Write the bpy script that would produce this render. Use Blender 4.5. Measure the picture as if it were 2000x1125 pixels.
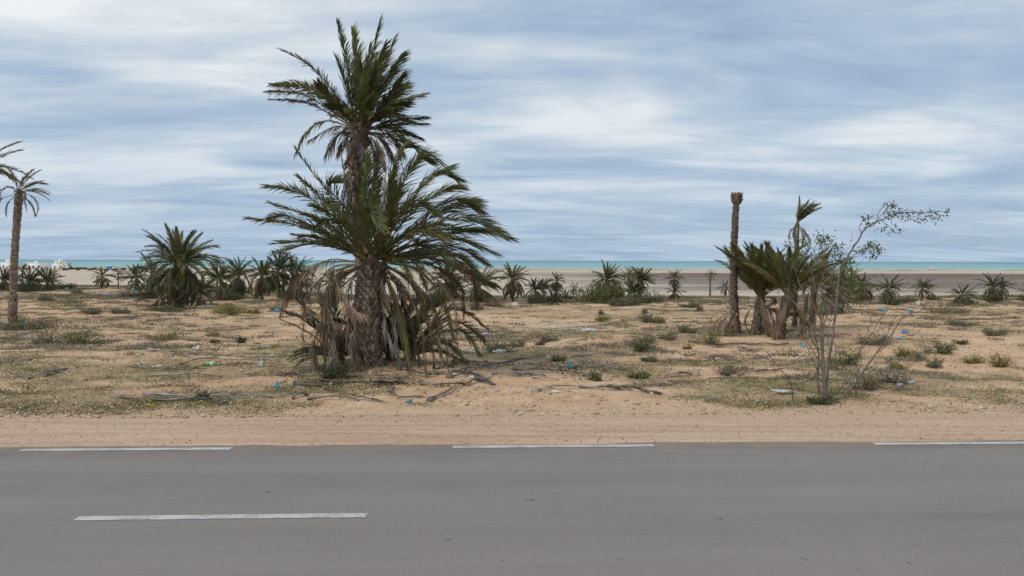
import bpy, bmesh, math
import numpy as np
from mathutils import Matrix, Vector

# ------------------------------------------------------------------ scene, camera, sky, sun, exposure
for o in list(bpy.data.objects):
    bpy.data.objects.remove(o)
S = bpy.context.scene
C = S.collection
R = math.radians
rng = np.random.default_rng(11)

CAM_H = 2.66
FPX = 1600.0                                   # focal length in photo pixels (photo 2000 wide)
cam = bpy.data.cameras.new('camera')
cam.sensor_width = 36.0
cam.lens = 36.0 * FPX / 2000.0
cam.clip_start = 0.1
cam.clip_end = 100000
camo = bpy.data.objects.new('camera', cam)
C.objects.link(camo)
MC = Matrix.Translation((0, 0, CAM_H)) @ Matrix.Rotation(R(90 - 1.908), 4, 'X') @ Matrix.Rotation(R(0.155), 4, 'Z')
camo.matrix_world = MC
S.camera = camo

SUN_EL, SUN_AZ = 52.0, -125.0                  # azimuth clockwise from +Y: behind the camera, to the left
W = bpy.data.worlds.new('World')
S.world = W
W.use_nodes = True
wt = W.node_tree
for n in list(wt.nodes):
    wt.nodes.remove(n)


def N(tree, typ, **kw):
    n = tree.nodes.new(typ)
    for k, v in kw.items():
        if k.startswith('i_'):
            n.inputs[k[2:].replace('_', ' ')].default_value = v
        else:
            setattr(n, k, v)
    return n


def mth(tree, op, a, b=None, c=None, clamp=False):
    n = tree.nodes.new('ShaderNodeMath')
    n.operation = op
    n.use_clamp = clamp
    for i, v in enumerate((a, b, c)):
        if v is None:
            continue
        if isinstance(v, (int, float)):
            n.inputs[i].default_value = v
        else:
            tree.links.new(v, n.inputs[i])
    return n.outputs[0]


def ramp(tree, fac, stops, interp='LINEAR'):
    n = tree.nodes.new('ShaderNodeValToRGB')
    cr = n.color_ramp
    cr.interpolation = interp
    while len(cr.elements) < len(stops):
        cr.elements.new(0.5)
    for e, (p, c) in zip(cr.elements, stops):
        e.position = p
        e.color = (c[0], c[1], c[2], 1) if not isinstance(c, (int, float)) else (c, c, c, 1)
    tree.links.new(fac, n.inputs[0])
    return n.outputs[0]


def mixc(tree, fac, a, b, blend='MIX'):
    n = tree.nodes.new('ShaderNodeMix')
    n.data_type = 'RGBA'
    n.blend_type = blend
    for sock, v in ((n.inputs[0], fac), (n.inputs[6], a), (n.inputs[7], b)):
        if isinstance(v, (int, float)):
            sock.default_value = v
        elif isinstance(v, (tuple, list)):
            sock.default_value = (v[0], v[1], v[2], 1)
        else:
            tree.links.new(v, sock)
    return n.outputs[2]


def build_sky():
    L = wt.links.new
    out = N(wt, 'ShaderNodeOutputWorld')
    bg = N(wt, 'ShaderNodeBackground')
    bg.inputs['Strength'].default_value = 0.1
    L(bg.outputs[0], out.inputs[0])
    sky = N(wt, 'ShaderNodeTexSky')
    sky.sky_type = 'NISHITA'
    sky.sun_disc = False
    sky.sun_elevation = R(SUN_EL)
    sky.sun_rotation = R(SUN_AZ)
    sky.air_density = 1.0
    sky.dust_density = 1.5
    tc = N(wt, 'ShaderNodeTexCoord')
    sp = N(wt, 'ShaderNodeSeparateXYZ')
    L(tc.outputs['Generated'], sp.inputs[0])
    zz = mth(wt, 'MAXIMUM', sp.outputs['Z'], 0.0)
    den = mth(wt, 'ADD', zz, 0.10)
    u = mth(wt, 'DIVIDE', sp.outputs['X'], den)
    v = mth(wt, 'DIVIDE', sp.outputs['Y'], den)

    def layer(su, sv, off, detail, rough, dist, tilt=0.0):
        cb = N(wt, 'ShaderNodeCombineXYZ')
        vv = mth(wt, 'ADD', mth(wt, 'MULTIPLY', v, sv), mth(wt, 'MULTIPLY', u, tilt))
        L(mth(wt, 'MULTIPLY', u, su), cb.inputs[0])
        L(vv, cb.inputs[1])
        cb.inputs[2].default_value = off
        nz = N(wt, 'ShaderNodeTexNoise')
        nz.inputs['Scale'].default_value = 1.0
        nz.inputs['Detail'].default_value = detail
        nz.inputs['Roughness'].default_value = rough
        nz.inputs['Distortion'].default_value = dist
        L(cb.outputs[0], nz.inputs['Vector'])
        return nz.outputs[0]
    big = layer(0.50, 0.80, 5.2, 3.5, 0.5, 0.4, 0.14)
    mid = layer(1.0, 2.0, 9.1, 6.0, 0.62, 0.5, -0.22)
    fine = layer(2.6, 5.0, 1.3, 5.0, 0.62, 0.6, 0.5)
    f = mth(wt, 'ADD', mth(wt, 'MULTIPLY', big, 0.68), mth(wt, 'MULTIPLY', mid, 0.25))
    f = mth(wt, 'ADD', f, mth(wt, 'MULTIPLY', fine, 0.07))
    cloud = ramp(wt, f, [(0.38, (2.9, 3.9, 5.45)), (0.45, (3.95, 4.95, 6.2)),
                         (0.52, (5.7, 6.4, 7.0)), (0.59, (8.3, 8.5, 8.5))])
    # even, slightly bluish haze towards the horizon, all the way round
    hz = ramp(wt, sp.outputs['Z'], [(0.0, 0.88), (0.05, 0.72), (0.14, 0.34), (0.30, 0.0)])
    stripe = ramp(wt, mid, [(0.38, (3.05, 4.25, 5.95)), (0.62, (4.1, 5.25, 6.5))])
    cloud = mixc(wt, hz, cloud, stripe)
    gap = ramp(wt, f, [(0.34, 0.22), (0.50, 0.04)])
    col = mixc(wt, gap, cloud, sky.outputs[0])
    L(col, bg.inputs[0])


build_sky()
sun = bpy.data.lights.new('sun', 'SUN')
sun.energy = 1.5
sun.angle = R(14)
sun.color = (1.0, 0.95, 0.87)
suno = bpy.data.objects.new('sun', sun)
C.objects.link(suno)
sd = Vector((math.sin(R(SUN_AZ)) * math.cos(R(SUN_EL)), math.cos(R(SUN_AZ)) * math.cos(R(SUN_EL)), math.sin(R(SUN_EL))))
suno.rotation_euler = (-sd).to_track_quat('-Z', 'Y').to_euler()
S.view_settings.view_transform = 'Standard'
S.view_settings.look = 'None'
S.view_settings.gamma = 1
S.view_settings.use_curve_mapping = False
S.view_settings.exposure = 0.15

# ------------------------------------------------------------------ helpers
M3 = MC.to_3x3()


def P(px, py, Y):
    """world point that stands Y metres in front of the camera at photo pixel (px, py)"""
    d = M3 @ Vector(((px - 1000) / FPX, (562.5 - py) / FPX, -1))
    k = Y / d.y
    return Vector((d.x * k, Y, CAM_H + d.z * k))


_tab = np.random.default_rng(5).random((256, 256))


def vn(x, y):
    xi = np.floor(x).astype(int); yi = np.floor(y).astype(int)
    fx = x - xi; fy = y - yi
    fx = fx * fx * (3 - 2 * fx); fy = fy * fy * (3 - 2 * fy)
    a = _tab[xi & 255, yi & 255]; b = _tab[(xi + 1) & 255, yi & 255]
    c = _tab[xi & 255, (yi + 1) & 255]; d = _tab[(xi + 1) & 255, (yi + 1) & 255]
    return (a * (1 - fx) + b * fx) * (1 - fy) + (c * (1 - fx) + d * fx) * fy


def fbm(x, y, o=4):
    s = 0; a = 0.5; t = 0
    for i in range(o):
        s = s + a * vn(x * 2 ** i + 17.3 * i, y * 2 ** i + 5.1 * i)
        t += a; a *= 0.5
    return s / t


def ss(a, b, v):
    t = np.clip((v - a) / (b - a), 0, 1)
    return t * t * (3 - 2 * t)


SLOPE, T0 = 0.044, 11.85
MOUNDS = []                                     # (x, y, radius, height)
SEA_Z = -4.5


def terrain(x, y):
    x = np.asarray(x, float); y = np.asarray(y, float)
    t = y - SLOPE * x - T0
    crest = 43 + 24 * ss(-10, -34, x)
    near = 1 - ss(45, 110, t)
    z = -0.10 + 0.085 * ss(-0.10, 0.25, t + 0.10 * (fbm(x * 1.3, y * 1.3, 3) - 0.5))
    z = z + ss(0.3, 1.2, t) * 0.012 * (fbm(x * 0.25, y * 3, 3) - 0.5) * (1 - ss(2.6, 3.4, t))
    fld = ss(2.4, 3.8, t)
    z = z + fld * (0.06 + near * (0.24 * (fbm(x / 1.7, y / 1.1, 4) - 0.5) + 0.05 * (fbm(x * 2.6, y * 2.6, 2) - 0.5)
                                 + 0.45 * (fbm(x / 8, y / 8, 2) - 0.5) * ss(6, 20, t)))
    for mx, my, mr, mh in MOUNDS:
        z = z + mh * np.exp(-((x - mx) ** 2 + (y - my) ** 2) / mr ** 2)
    z = z - 3.4 * ss(0, 1, (t - crest) / 55) - 0.9 * ss(110, 660, t)
    z = z + 0.7 * np.exp(-((y - 655 - 14 * fbm(x / 60, x * 0 + 3, 2)) / 20) ** 2) * (0.3 + fbm(x / 14, y / 10, 3))
    z = z - 4.0 * ss(690, 800, y)
    return z


_Y = np.geomspace(5, 1000, 5000)


def G(px, py):
    """where the sight line through a photo pixel meets the ground"""
    d = M3 @ Vector(((px - 1000) / FPX, (562.5 - py) / FPX, -1))
    z = CAM_H + _Y * d.z / d.y
    h = terrain(_Y * d.x / d.y, _Y)
    hit = np.nonzero(z <= h)[0]
    Y = float(_Y[hit[0]]) if len(hit) else 600.0
    x = Y * d.x / d.y
    return Vector((x, Y, float(terrain(x, Y))))


def on(x, y, dz=0.0):
    return Vector((x, y, float(terrain(x, y)) + dz))


def mesh_from(name, V, F, mats=(), idx=None, smooth=False):
    V = np.asarray(V, np.float32).reshape(-1, 3)
    F = np.asarray(F, np.int32)
    k = F.shape[1]
    me = bpy.data.meshes.new(name)
    me.vertices.add(len(V))
    me.vertices.foreach_set('co', V.ravel())
    me.loops.add(F.size)
    me.loops.foreach_set('vertex_index', F.ravel())
    me.polygons.add(len(F))
    me.polygons.foreach_set('loop_start', np.arange(0, F.size, k, dtype=np.int32))
    for m in mats:
        me.materials.append(m)
    if idx is not None:
        me.polygons.foreach_set('material_index', np.asarray(idx, np.int32))
    if smooth:
        me.polygons.foreach_set('use_smooth', np.ones(len(F), bool))
    me.update()
    me.validate()
    return me


def obj(name, me, parent=None, loc=None):
    o = bpy.data.objects.new(name, me)
    C.objects.link(o)
    if parent is not None:
        o.parent = parent
    if loc is not None:
        o.location = loc
    return o


def tag(o, label=None, cat=None, group=None, kind=None):
    for k, v in (('label', label), ('category', cat), ('group', group), ('kind', kind)):
        if v:
            o[k] = v
    return o


def thing(name, label, cat, loc, group=None):
    return tag(obj(name, None, loc=loc), label, cat, group)


class MB:
    """collects triangles; build() links them as one mesh"""
    def __init__(s):
        s.V = []; s.F = []; s.I = []; s.n = 0

    def add(s, V, F, idx=0):
        V = np.asarray(V, float).reshape(-1, 3); F = np.asarray(F, int).reshape(-1, 3)
        s.V.append(V); s.F.append(F + s.n)
        s.I.append(np.broadcast_to(np.asarray(idx), (len(F),)))
        s.n += len(V)

    def mesh(s, name, mats, smooth=False, off=None):
        V = np.concatenate(s.V)
        if off is not None:
            V = V - np.asarray(off)
        return mesh_from(name, V, np.concatenate(s.F), mats, np.concatenate(s.I), smooth)

    def build(s, name, mats, parent=None, loc=None, smooth=False, off=None):
        return obj(name, s.mesh(name, mats, smooth, off), parent, loc)


def spline(ctrl, n):
    p = np.asarray([tuple(c) for c in ctrl], float)
    if len(p) == 2:
        return p[0] + (p[1] - p[0]) * np.linspace(0, 1, n)[:, None]
    q = np.vstack([2 * p[0] - p[1], p, 2 * p[-1] - p[-2]])
    seg = len(p) - 1
    out = []
    for s in np.linspace(0, seg - 1e-6, n):
        i = int(s); t = s - i
        a, b, c, d = q[i], q[i + 1], q[i + 2], q[i + 3]
        out.append(0.5 * ((2 * b) + (c - a) * t + (2 * a - 5 * b + 4 * c - d) * t * t + (3 * b - a - 3 * c + d) * t ** 3))
    return np.array(out)


def unit(v):
    return v / np.maximum(np.linalg.norm(v, axis=-1, keepdims=True), 1e-9)


def tube(mb, pts, rad, sides=6, idx=0, cap=True, wob=0.0):
    pts = np.asarray(pts, float); n = len(pts)
    rad = np.interp(np.linspace(0, 1, n), np.linspace(0, 1, len(rad)), rad) if len(rad) != n else np.asarray(rad)
    T = unit(np.gradient(pts, axis=0))
    ref = np.array([0.31, 0.93, 0.2]) if abs(T[:, 2]).mean() > 0.6 else np.array([0.05, 0.1, 1.0])
    A = unit(np.cross(T, ref)); B = np.cross(T, A)
    th = np.arange(sides) * 2 * math.pi / sides
    ring = pts[:, None] + (A[:, None] * np.cos(th)[None, :, None] + B[:, None] * np.sin(th)[None, :, None]) * \
        (rad[:, None, None] * (1 + wob * (rng.random((n, sides, 1)) - 0.5)))
    V = ring.reshape(-1, 3)
    i = np.arange(n - 1)[:, None] * sides; j = np.arange(sides)[None]; k = (j + 1) % sides
    a, b, c, d = i + j, i + k, i + sides + k, i + sides + j
    F = np.concatenate([np.stack([a, b, c], -1).reshape(-1, 3), np.stack([a, c, d], -1).reshape(-1, 3)])
    if cap:
        V = np.vstack([V, pts[0], pts[-1]])
        e = np.arange(sides); f = (e + 1) % sides
        F = np.vstack([F, np.stack([f, e, np.full(sides, len(V) - 2)], -1),
                       np.stack([e + (n - 1) * sides, f + (n - 1) * sides, np.full(sides, len(V) - 1)], -1)])
    mb.add(V, F, idx)


# ------------------------------------------------------------------ materials
def pmat(name, c, rough=0.85, var=0.25, scale=6.0, c2=None, bump=0.0, bscale=40.0, objvar=0.0, transl=0.0, spec=0.25, stretch=None):
    m = bpy.data.materials.new(name)
    m.use_nodes = True
    t = m.node_tree
    L = t.links.new
    bs = t.nodes['Principled BSDF']
    bs.inputs['Roughness'].default_value = rough
    bs.inputs['Specular IOR Level'].default_value = spec
    tc = N(t, 'ShaderNodeTexCoord')
    vec = tc.outputs['Object']
    if stretch:
        mp = N(t, 'ShaderNodeMapping')
        mp.inputs['Scale'].default_value = stretch
        L(vec, mp.inputs[0]); vec = mp.outputs[0]
    nz = N(t, 'ShaderNodeTexNoise')
    nz.inputs['Scale'].default_value = scale
    nz.inputs['Detail'].default_value = 4
    L(vec, nz.inputs['Vector'])
    f = ramp(t, nz.outputs[0], [(0.3, 0.0), (0.7, 1.0)])
    a = tuple(x * (1 - var) for x in c)
    b = tuple(min(1, x * (1 + var)) for x in (c2 or c))
    col = mixc(t, f, a, b)
    if objvar:
        oi = N(t, 'ShaderNodeObjectInfo')
        k = mth(t, 'ADD', mth(t, 'MULTIPLY', oi.outputs['Random'], 2 * objvar), 1 - objvar)
        cb = N(t, 'ShaderNodeCombineColor')
        for i in range(3):
            L(k, cb.inputs[i])
        col = mixc(t, 1.0, col, cb.outputs[0], 'MULTIPLY')
    L(col, bs.inputs['Base Color'])
    if bump:
        bn = N(t, 'ShaderNodeTexNoise')
        bn.inputs['Scale'].default_value = bscale
        bn.inputs['Detail'].default_value = 5
        L(vec, bn.inputs['Vector'])
        bp = N(t, 'ShaderNodeBump')
        bp.inputs['Strength'].default_value = bump
        bp.inputs['Distance'].default_value = 0.02
        L(bn.outputs[0], bp.inputs['Height'])
        L(bp.outputs[0], bs.inputs['Normal'])
    if transl:
        tr = N(t, 'ShaderNodeBsdfTranslucent')
        L(col, tr.inputs[0])
        mx = N(t, 'ShaderNodeMixShader')
        mx.inputs[0].default_value = transl
        L(bs.outputs[0], mx.inputs[1]); L(tr.outputs[0], mx.inputs[2])
        L(mx.outputs[0], t.nodes['Material Output'].inputs[0])
    return m


MT = {}
MT['leaf'] = pmat('palm_leaf', (0.092, 0.112, 0.038), 0.45, 0.38, 2.0, (0.15, 0.152, 0.06), objvar=0.32, transl=0.28, spec=0.4)
MT['leaf_blue'] = pmat('palm_leaf_bluish', (0.06, 0.076, 0.042), 0.5, 0.3, 2.0, (0.095, 0.108, 0.062), objvar=0.25, transl=0.2)
MT['leaf_yel'] = pmat('palm_leaf_yellowing', (0.17, 0.135, 0.05), 0.65, 0.3, 2.0, (0.16, 0.15, 0.06), objvar=0.2, transl=0.15)
MT['rachis'] = pmat('frond_stalk_green', (0.17, 0.16, 0.055), 0.5, 0.3, 3.0, (0.24, 0.19, 0.08), objvar=0.15)
MT['dead'] = pmat('dead_leaf', (0.16, 0.105, 0.068), 0.85, 0.4, 3.0, (0.235, 0.17, 0.118), objvar=0.3, transl=0.1)
MT['dead_stalk'] = pmat('dead_stalk', (0.25, 0.185, 0.13), 0.8, 0.35, 4.0, (0.33, 0.27, 0.2), objvar=0.25)
MT['grey_dead'] = pmat('weathered_frond', (0.20, 0.175, 0.15), 0.9, 0.4, 4.0, (0.30, 0.27, 0.24), objvar=0.3)
MT['old_stalk'] = pmat('weathered_stalk', (0.20, 0.165, 0.135), 0.9, 0.45, 4.0, (0.28, 0.24, 0.20), objvar=0.4)
MT['old_leaf'] = pmat('weathered_leaflet', (0.13, 0.11, 0.09), 0.9, 0.4, 4.0, (0.20, 0.175, 0.15), objvar=0.4)
MT['trunk'] = pmat('palm_trunk_fibre', (0.115, 0.085, 0.062), 0.95, 0.4, 7.0, (0.17, 0.125, 0.09), bump=0.9, bscale=25)
MT['trunk_warm'] = pmat('palm_trunk_brown', (0.17, 0.115, 0.075), 0.95, 0.4, 5.0, (0.21, 0.15, 0.10), bump=0.9, bscale=25)
MT['boot'] = pmat('leaf_base', (0.15, 0.11, 0.08), 0.9, 0.55, 9.0, (0.28, 0.215, 0.165))
MT['boot_dark'] = pmat('leaf_base_dark', (0.085, 0.062, 0.048), 0.9, 0.45, 9.0, (0.15, 0.11, 0.08))
MT['bark'] = pmat('grey_brown_bark', (0.145, 0.12, 0.10), 0.9, 0.3, 12.0, (0.20, 0.17, 0.145), bump=0.6, bscale=60)
MT['twig'] = pmat('dry_twig', (0.17, 0.14, 0.11), 0.9, 0.3, 8.0)
MT['twig_pale'] = pmat('pale_dry_twig', (0.26, 0.195, 0.115), 0.9, 0.25, 8.0)
MT['twig_dark'] = pmat('dark_red_twig', (0.09, 0.06, 0.05), 0.85, 0.3, 8.0)
MT['oleaf'] = pmat('broad_leaf', (0.085, 0.12, 0.045), 0.5, 0.4, 9.0, (0.14, 0.17, 0.07), transl=0.25)
MT['sh_green'] = pmat('shrub_green', (0.085, 0.10, 0.035), 0.8, 0.45, 9.0, (0.13, 0.135, 0.05), transl=0.15)
MT['sh_dark'] = pmat('shrub_dark', (0.055, 0.07, 0.03), 0.8, 0.45, 9.0, (0.085, 0.095, 0.045), transl=0.1)
MT['sh_yel'] = pmat('shrub_yellow_green', (0.15, 0.145, 0.04), 0.8, 0.45, 9.0, (0.25, 0.21, 0.06), transl=0.15)
MT['sh_grey'] = pmat('shrub_grey', (0.14, 0.125, 0.085), 0.9, 0.4, 9.0, (0.19, 0.175, 0.13), transl=0.1)
MT['sh_brown'] = pmat('shrub_brown', (0.15, 0.105, 0.07), 0.9, 0.4, 9.0, (0.2, 0.15, 0.1), transl=0.1)
MT['sh_sage'] = pmat('shrub_sage', (0.115, 0.125, 0.07), 0.85, 0.4, 9.0, (0.165, 0.165, 0.10), transl=0.1)
MT['gr_a'] = pmat('weed_green', (0.13, 0.15, 0.05), 0.9, 0.35, 9.0, (0.18, 0.185, 0.075), transl=0.2)
MT['gr_b'] = pmat('weed_olive', (0.20, 0.175, 0.085), 0.9, 0.35, 9.0, (0.25, 0.21, 0.11), transl=0.2)
MT['gr_c'] = pmat('weed_dark', (0.10, 0.115, 0.05), 0.9, 0.35, 9.0, (0.14, 0.145, 0.07), transl=0.2)
MT['gr_d'] = pmat('dry_straw', (0.29, 0.225, 0.145), 0.9, 0.3, 9.0, (0.36, 0.29, 0.19), transl=0.15)
MT['gr_e'] = pmat('dry_grey', (0.23, 0.195, 0.145), 0.9, 0.3, 9.0, (0.28, 0.24, 0.185), transl=0.15)
MT['gr_f'] = pmat('dry_purple_brown', (0.20, 0.145, 0.11), 0.9, 0.3, 9.0, (0.25, 0.19, 0.15), transl=0.15)
MT['stone'] = pmat('pale_stone', (0.46, 0.37, 0.27), 0.9, 0.25, 14.0, (0.56, 0.48, 0.37), bump=0.4)
MT['white'] = pmat('white_plastic', (0.72, 0.72, 0.70), 0.45, 0.12, 9.0, objvar=0.1, transl=0.15)
MT['grey_plastic'] = pmat('dirty_white_foam', (0.50, 0.48, 0.44), 0.8, 0.3, 25.0)
MT['cream'] = pmat('cream_foam', (0.62, 0.56, 0.40), 0.7, 0.15, 9.0)
MT['blue'] = pmat('blue_plastic', (0.09, 0.32, 0.62), 0.5, 0.2, 9.0, objvar=0.15, transl=0.1)
MT['sky'] = pmat('light_blue_plastic', (0.20, 0.50, 0.66), 0.5, 0.2, 9.0, objvar=0.15, transl=0.15)
MT['teal'] = pmat('teal_plastic', (0.13, 0.42, 0.48), 0.5, 0.2, 9.0, objvar=0.15, transl=0.15)
MT['lilac'] = pmat('lilac_plastic', (0.60, 0.50, 0.68), 0.6, 0.15, 9.0)
MT['pink'] = pmat('pink_cloth', (0.55, 0.26, 0.20), 0.9, 0.2, 9.0)
MT['bottle'] = pmat('green_bottle', (0.10, 0.48, 0.05), 0.2, 0.15, 5.0, spec=0.5)
MT['wall'] = pmat('white_render', (0.78, 0.77, 0.74), 0.8, 0.05, 0.3)
MT['pane'] = pmat('dark_window', (0.05, 0.06, 0.07), 0.3, 0.2, 1.0)
MT['flower_y'] = pmat('yellow_petals', (0.75, 0.55, 0.03), 0.7, 0.1, 9.0)
MT['flower_w'] = pmat('white_petals', (0.75, 0.72, 0.62), 0.7, 0.1, 9.0)

# ------------------------------------------------------------------ ground
hero = Vector((float((733 - 1000) / FPX * 18.9), 18.9, 0))
MOUNDS += [(hero.x, hero.y + 0.2, 1.7, 0.16), (hero.x + 1.2, hero.y - 0.2, 1.2, 0.08), (3.5, 26.5, 2.6, 0.22),
           (9.2, 30.5, 2.4, 0.18), (-1.0, 46.0, 6.0, 0.18), (7.5, 47.0, 5.0, 0.15), (27.0, 52.0, 4.0, 0.35), (-12, 21, 3.0, 0.12)]


def vegmap(x, y):
    """how densely low plants cover the ground (0..1)"""
    t = y - SLOPE * x - T0
    a = fbm(x / 2.6 + 31, y / 1.5 + 7, 4)
    b = fbm(x / 8 + 3, y / 6 + 11, 3)
    v = ss(0.46, 0.58, 0.6 * a + 0.4 * b + 0.06 * ss(0, -9, x) * (1 - ss(10, 20, t)))
    return v * ss(2.3, 3.4, t + 0.8 * (fbm(x / 1.2, y / 1.2, 3) - 0.5)) * (1 - 0.35 * ss(8, 20, t))


def build_ground():
    Ys = np.concatenate([np.linspace(-220, -10, 8), np.linspace(-6, 5, 8), np.geomspace(5.4, 900, 600), [1000, 1300, 2000, 4000]])
    s = np.linspace(-0.78, 0.78, 380)
    o = 0.78 * np.geomspace(1.03, 12, 26)
    s = np.concatenate([-o[::-1], s, o])
    X = s[None] * (np.abs(Ys)[:, None] + 4)
    Yg = np.repeat(Ys[:, None], len(s), 1)
    Z = terrain(X, Yg)
    nr, nc = X.shape
    V = np.stack([X, Yg, Z], -1).reshape(-1, 3)
    i = np.arange(nr - 1)[:, None] * nc; j = np.arange(nc - 1)[None]
    F = np.stack([i + j, i + j + 1, i + nc + j + 1, i + nc + j], -1).reshape(-1, 4)
    me = mesh_from('ground', V, F, smooth=True)
    x, y = V[:, 0], V[:, 1]
    t = y - SLOPE * x - T0
    shoulder = 1 - ss(2.2, 3.4, t + 0.9 * (fbm(x / 0.9, y / 0.9, 3) - 0.5))
    beach = ss(52, 66, t - 24 * ss(-10, -34, x))
    n = fbm(x / 90 + 4, y / 16 + 2, 3)
    n2 = fbm(x / 30 + 9, y / 9 + 6, 4)
    right = ss(-20, 60, x + 0.12 * (y - 250))
    # dark wet mud: broad on the right, thin tongues in the middle, none on the left
    band = ss(150, 185, y + 40 * (n2 - 0.5)) * (1 - ss(445, 475, y + 30 * (n2 - 0.5)))
    mud = band * right * ss(0.36, 0.50, 0.7 * n + 0.3 * n2 + 0.30 * ss(20, 110, x) - 0.06 * (1 - ss(-10, 60, x)))
    red = ss(290, 330, y + 60 * (n2 - 0.5)) * (1 - ss(430, 470, y + 50 * (n2 - .5))) * ss(0, 90, x)
    scrub = np.exp(-((y - 652) / 26) ** 2) * ss(0.42, 0.62, fbm(x / 22, y / 7, 4)) + 0.5 * np.exp(-((y - 560) / 12) ** 2) * ss(0.5, 0.7, fbm(x / 30, y / 6, 4))
    for nm, arr in (('veg', vegmap(x, y)), ('shoulder', shoulder), ('beach', beach), ('mud', mud), ('red', red), ('scrub', np.clip(scrub, 0, 1))):
        at = me.attributes.new(nm, 'FLOAT', 'POINT')
        at.data.foreach_set('value', arr.astype(np.float32))
    m = bpy.data.materials.new('sandy_ground')
    m.use_nodes = True
    tr = m.node_tree
    L = tr.links.new
    bs = tr.nodes['Principled BSDF']
    bs.inputs['Roughness'].default_value = 0.95
    bs.inputs['Specular IOR Level'].default_value = 0.1
    A = {k: N(tr, 'ShaderNodeAttribute', attribute_name=k).outputs['Fac'] for k in ('veg', 'shoulder', 'beach', 'mud', 'red', 'scrub')}
    pos = N(tr, 'ShaderNodeNewGeometry').outputs['Position']

    def noise(scale, det=5, rough=0.6, st=(1, 1, 1), rot=0.0):
        mp = N(tr, 'ShaderNodeMapping')
        mp.inputs['Scale'].default_value = st
        mp.inputs['Rotation'].default_value = (0, 0, rot)
        L(pos, mp.inputs[0])
        nz = N(tr, 'ShaderNodeTexNoise')
        nz.inputs['Scale'].default_value = scale
        nz.inputs['Detail'].default_value = det
        nz.inputs['Roughness'].default_value = rough
        L(mp.outputs[0], nz.inputs['Vector'])
        return nz.outputs[0]
    n_big = noise(0.22, 4)
    n_mid = noise(1.6, 5, 0.65)
    n_fin = noise(14, 5, 0.7)
    n_str = noise(2.2, 5, 0.65, (0.10, 1.6, 1), -math.atan(SLOPE))
    sand = ramp(tr, n_mid, [(0.30, (0.46, 0.30, 0.178)), (0.50, (0.60, 0.412, 0.258)), (0.72, (0.68, 0.515, 0.355))])
    sand = mixc(tr, ramp(tr, n_big, [(0.45, 0.0), (0.68, 0.55)]), sand, (0.52, 0.305, 0.185))
    sand = mixc(tr, ramp(tr, n_fin, [(0.34, 0.55), (0.50, 0.0)]), sand, (0.25, 0.165, 0.105))
    litter = ramp(tr, n_fin, [(0.3, (0.19, 0.165, 0.085)), (0.7, (0.34, 0.27, 0.155))])
    vf = mth(tr, 'MULTIPLY', A['veg'], ramp(tr, n_mid, [(0.30, 0.15), (0.60, 0.78)]))
    fld = mixc(tr, vf, sand, litter)
    sh = ramp(tr, n_str, [(0.28, (0.43, 0.295, 0.200)), (0.5, (0.535, 0.375, 0.262)), (0.72, (0.61, 0.45, 0.33))])
    sh = mixc(tr, ramp(tr, n_fin, [(0.36, 0.5), (0.47, 0.0)]), sh, (0.22, 0.15, 0.10))
    col = mixc(tr, A['shoulder'], fld, sh)
    n_b = noise(0.02, 5, 0.6, (0.3, 1.6, 1))
    bch = ramp(tr, n_b, [(0.3, (0.46, 0.375, 0.29)), (0.7, (0.58, 0.485, 0.385))])
    mudc = ramp(tr, n_b, [(0.3, (0.175, 0.142, 0.122)), (0.7, (0.255, 0.21, 0.18))])
    mudc = mixc(tr, mth(tr, 'MULTIPLY', A['red'], 0.75), mudc, (0.185, 0.118, 0.09))
    bch = mixc(tr, A['mud'], bch, mudc)
    bch = mixc(tr, mth(tr, 'MULTIPLY', A['scrub'], 0.85), bch, (0.13, 0.11, 0.065))
    col = mixc(tr, A['beach'], col, bch)
    L(col, bs.inputs['Base Color'])
    bp = N(tr, 'ShaderNodeBump')
    bp.inputs['Strength'].default_value = 0.9
    bp.inputs['Distance'].default_value = 0.05
    L(mth(tr, 'ADD', mth(tr, 'MULTIPLY', n_fin, 0.6), n_mid), bp.inputs['Height'])
    L(bp.outputs[0], bs.inputs['Normal'])
    me.materials.append(m)
    tag(obj('ground', me), 'sandy scrub field sloping to a pale beach flat', None, None, 'structure')


build_ground()


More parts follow.
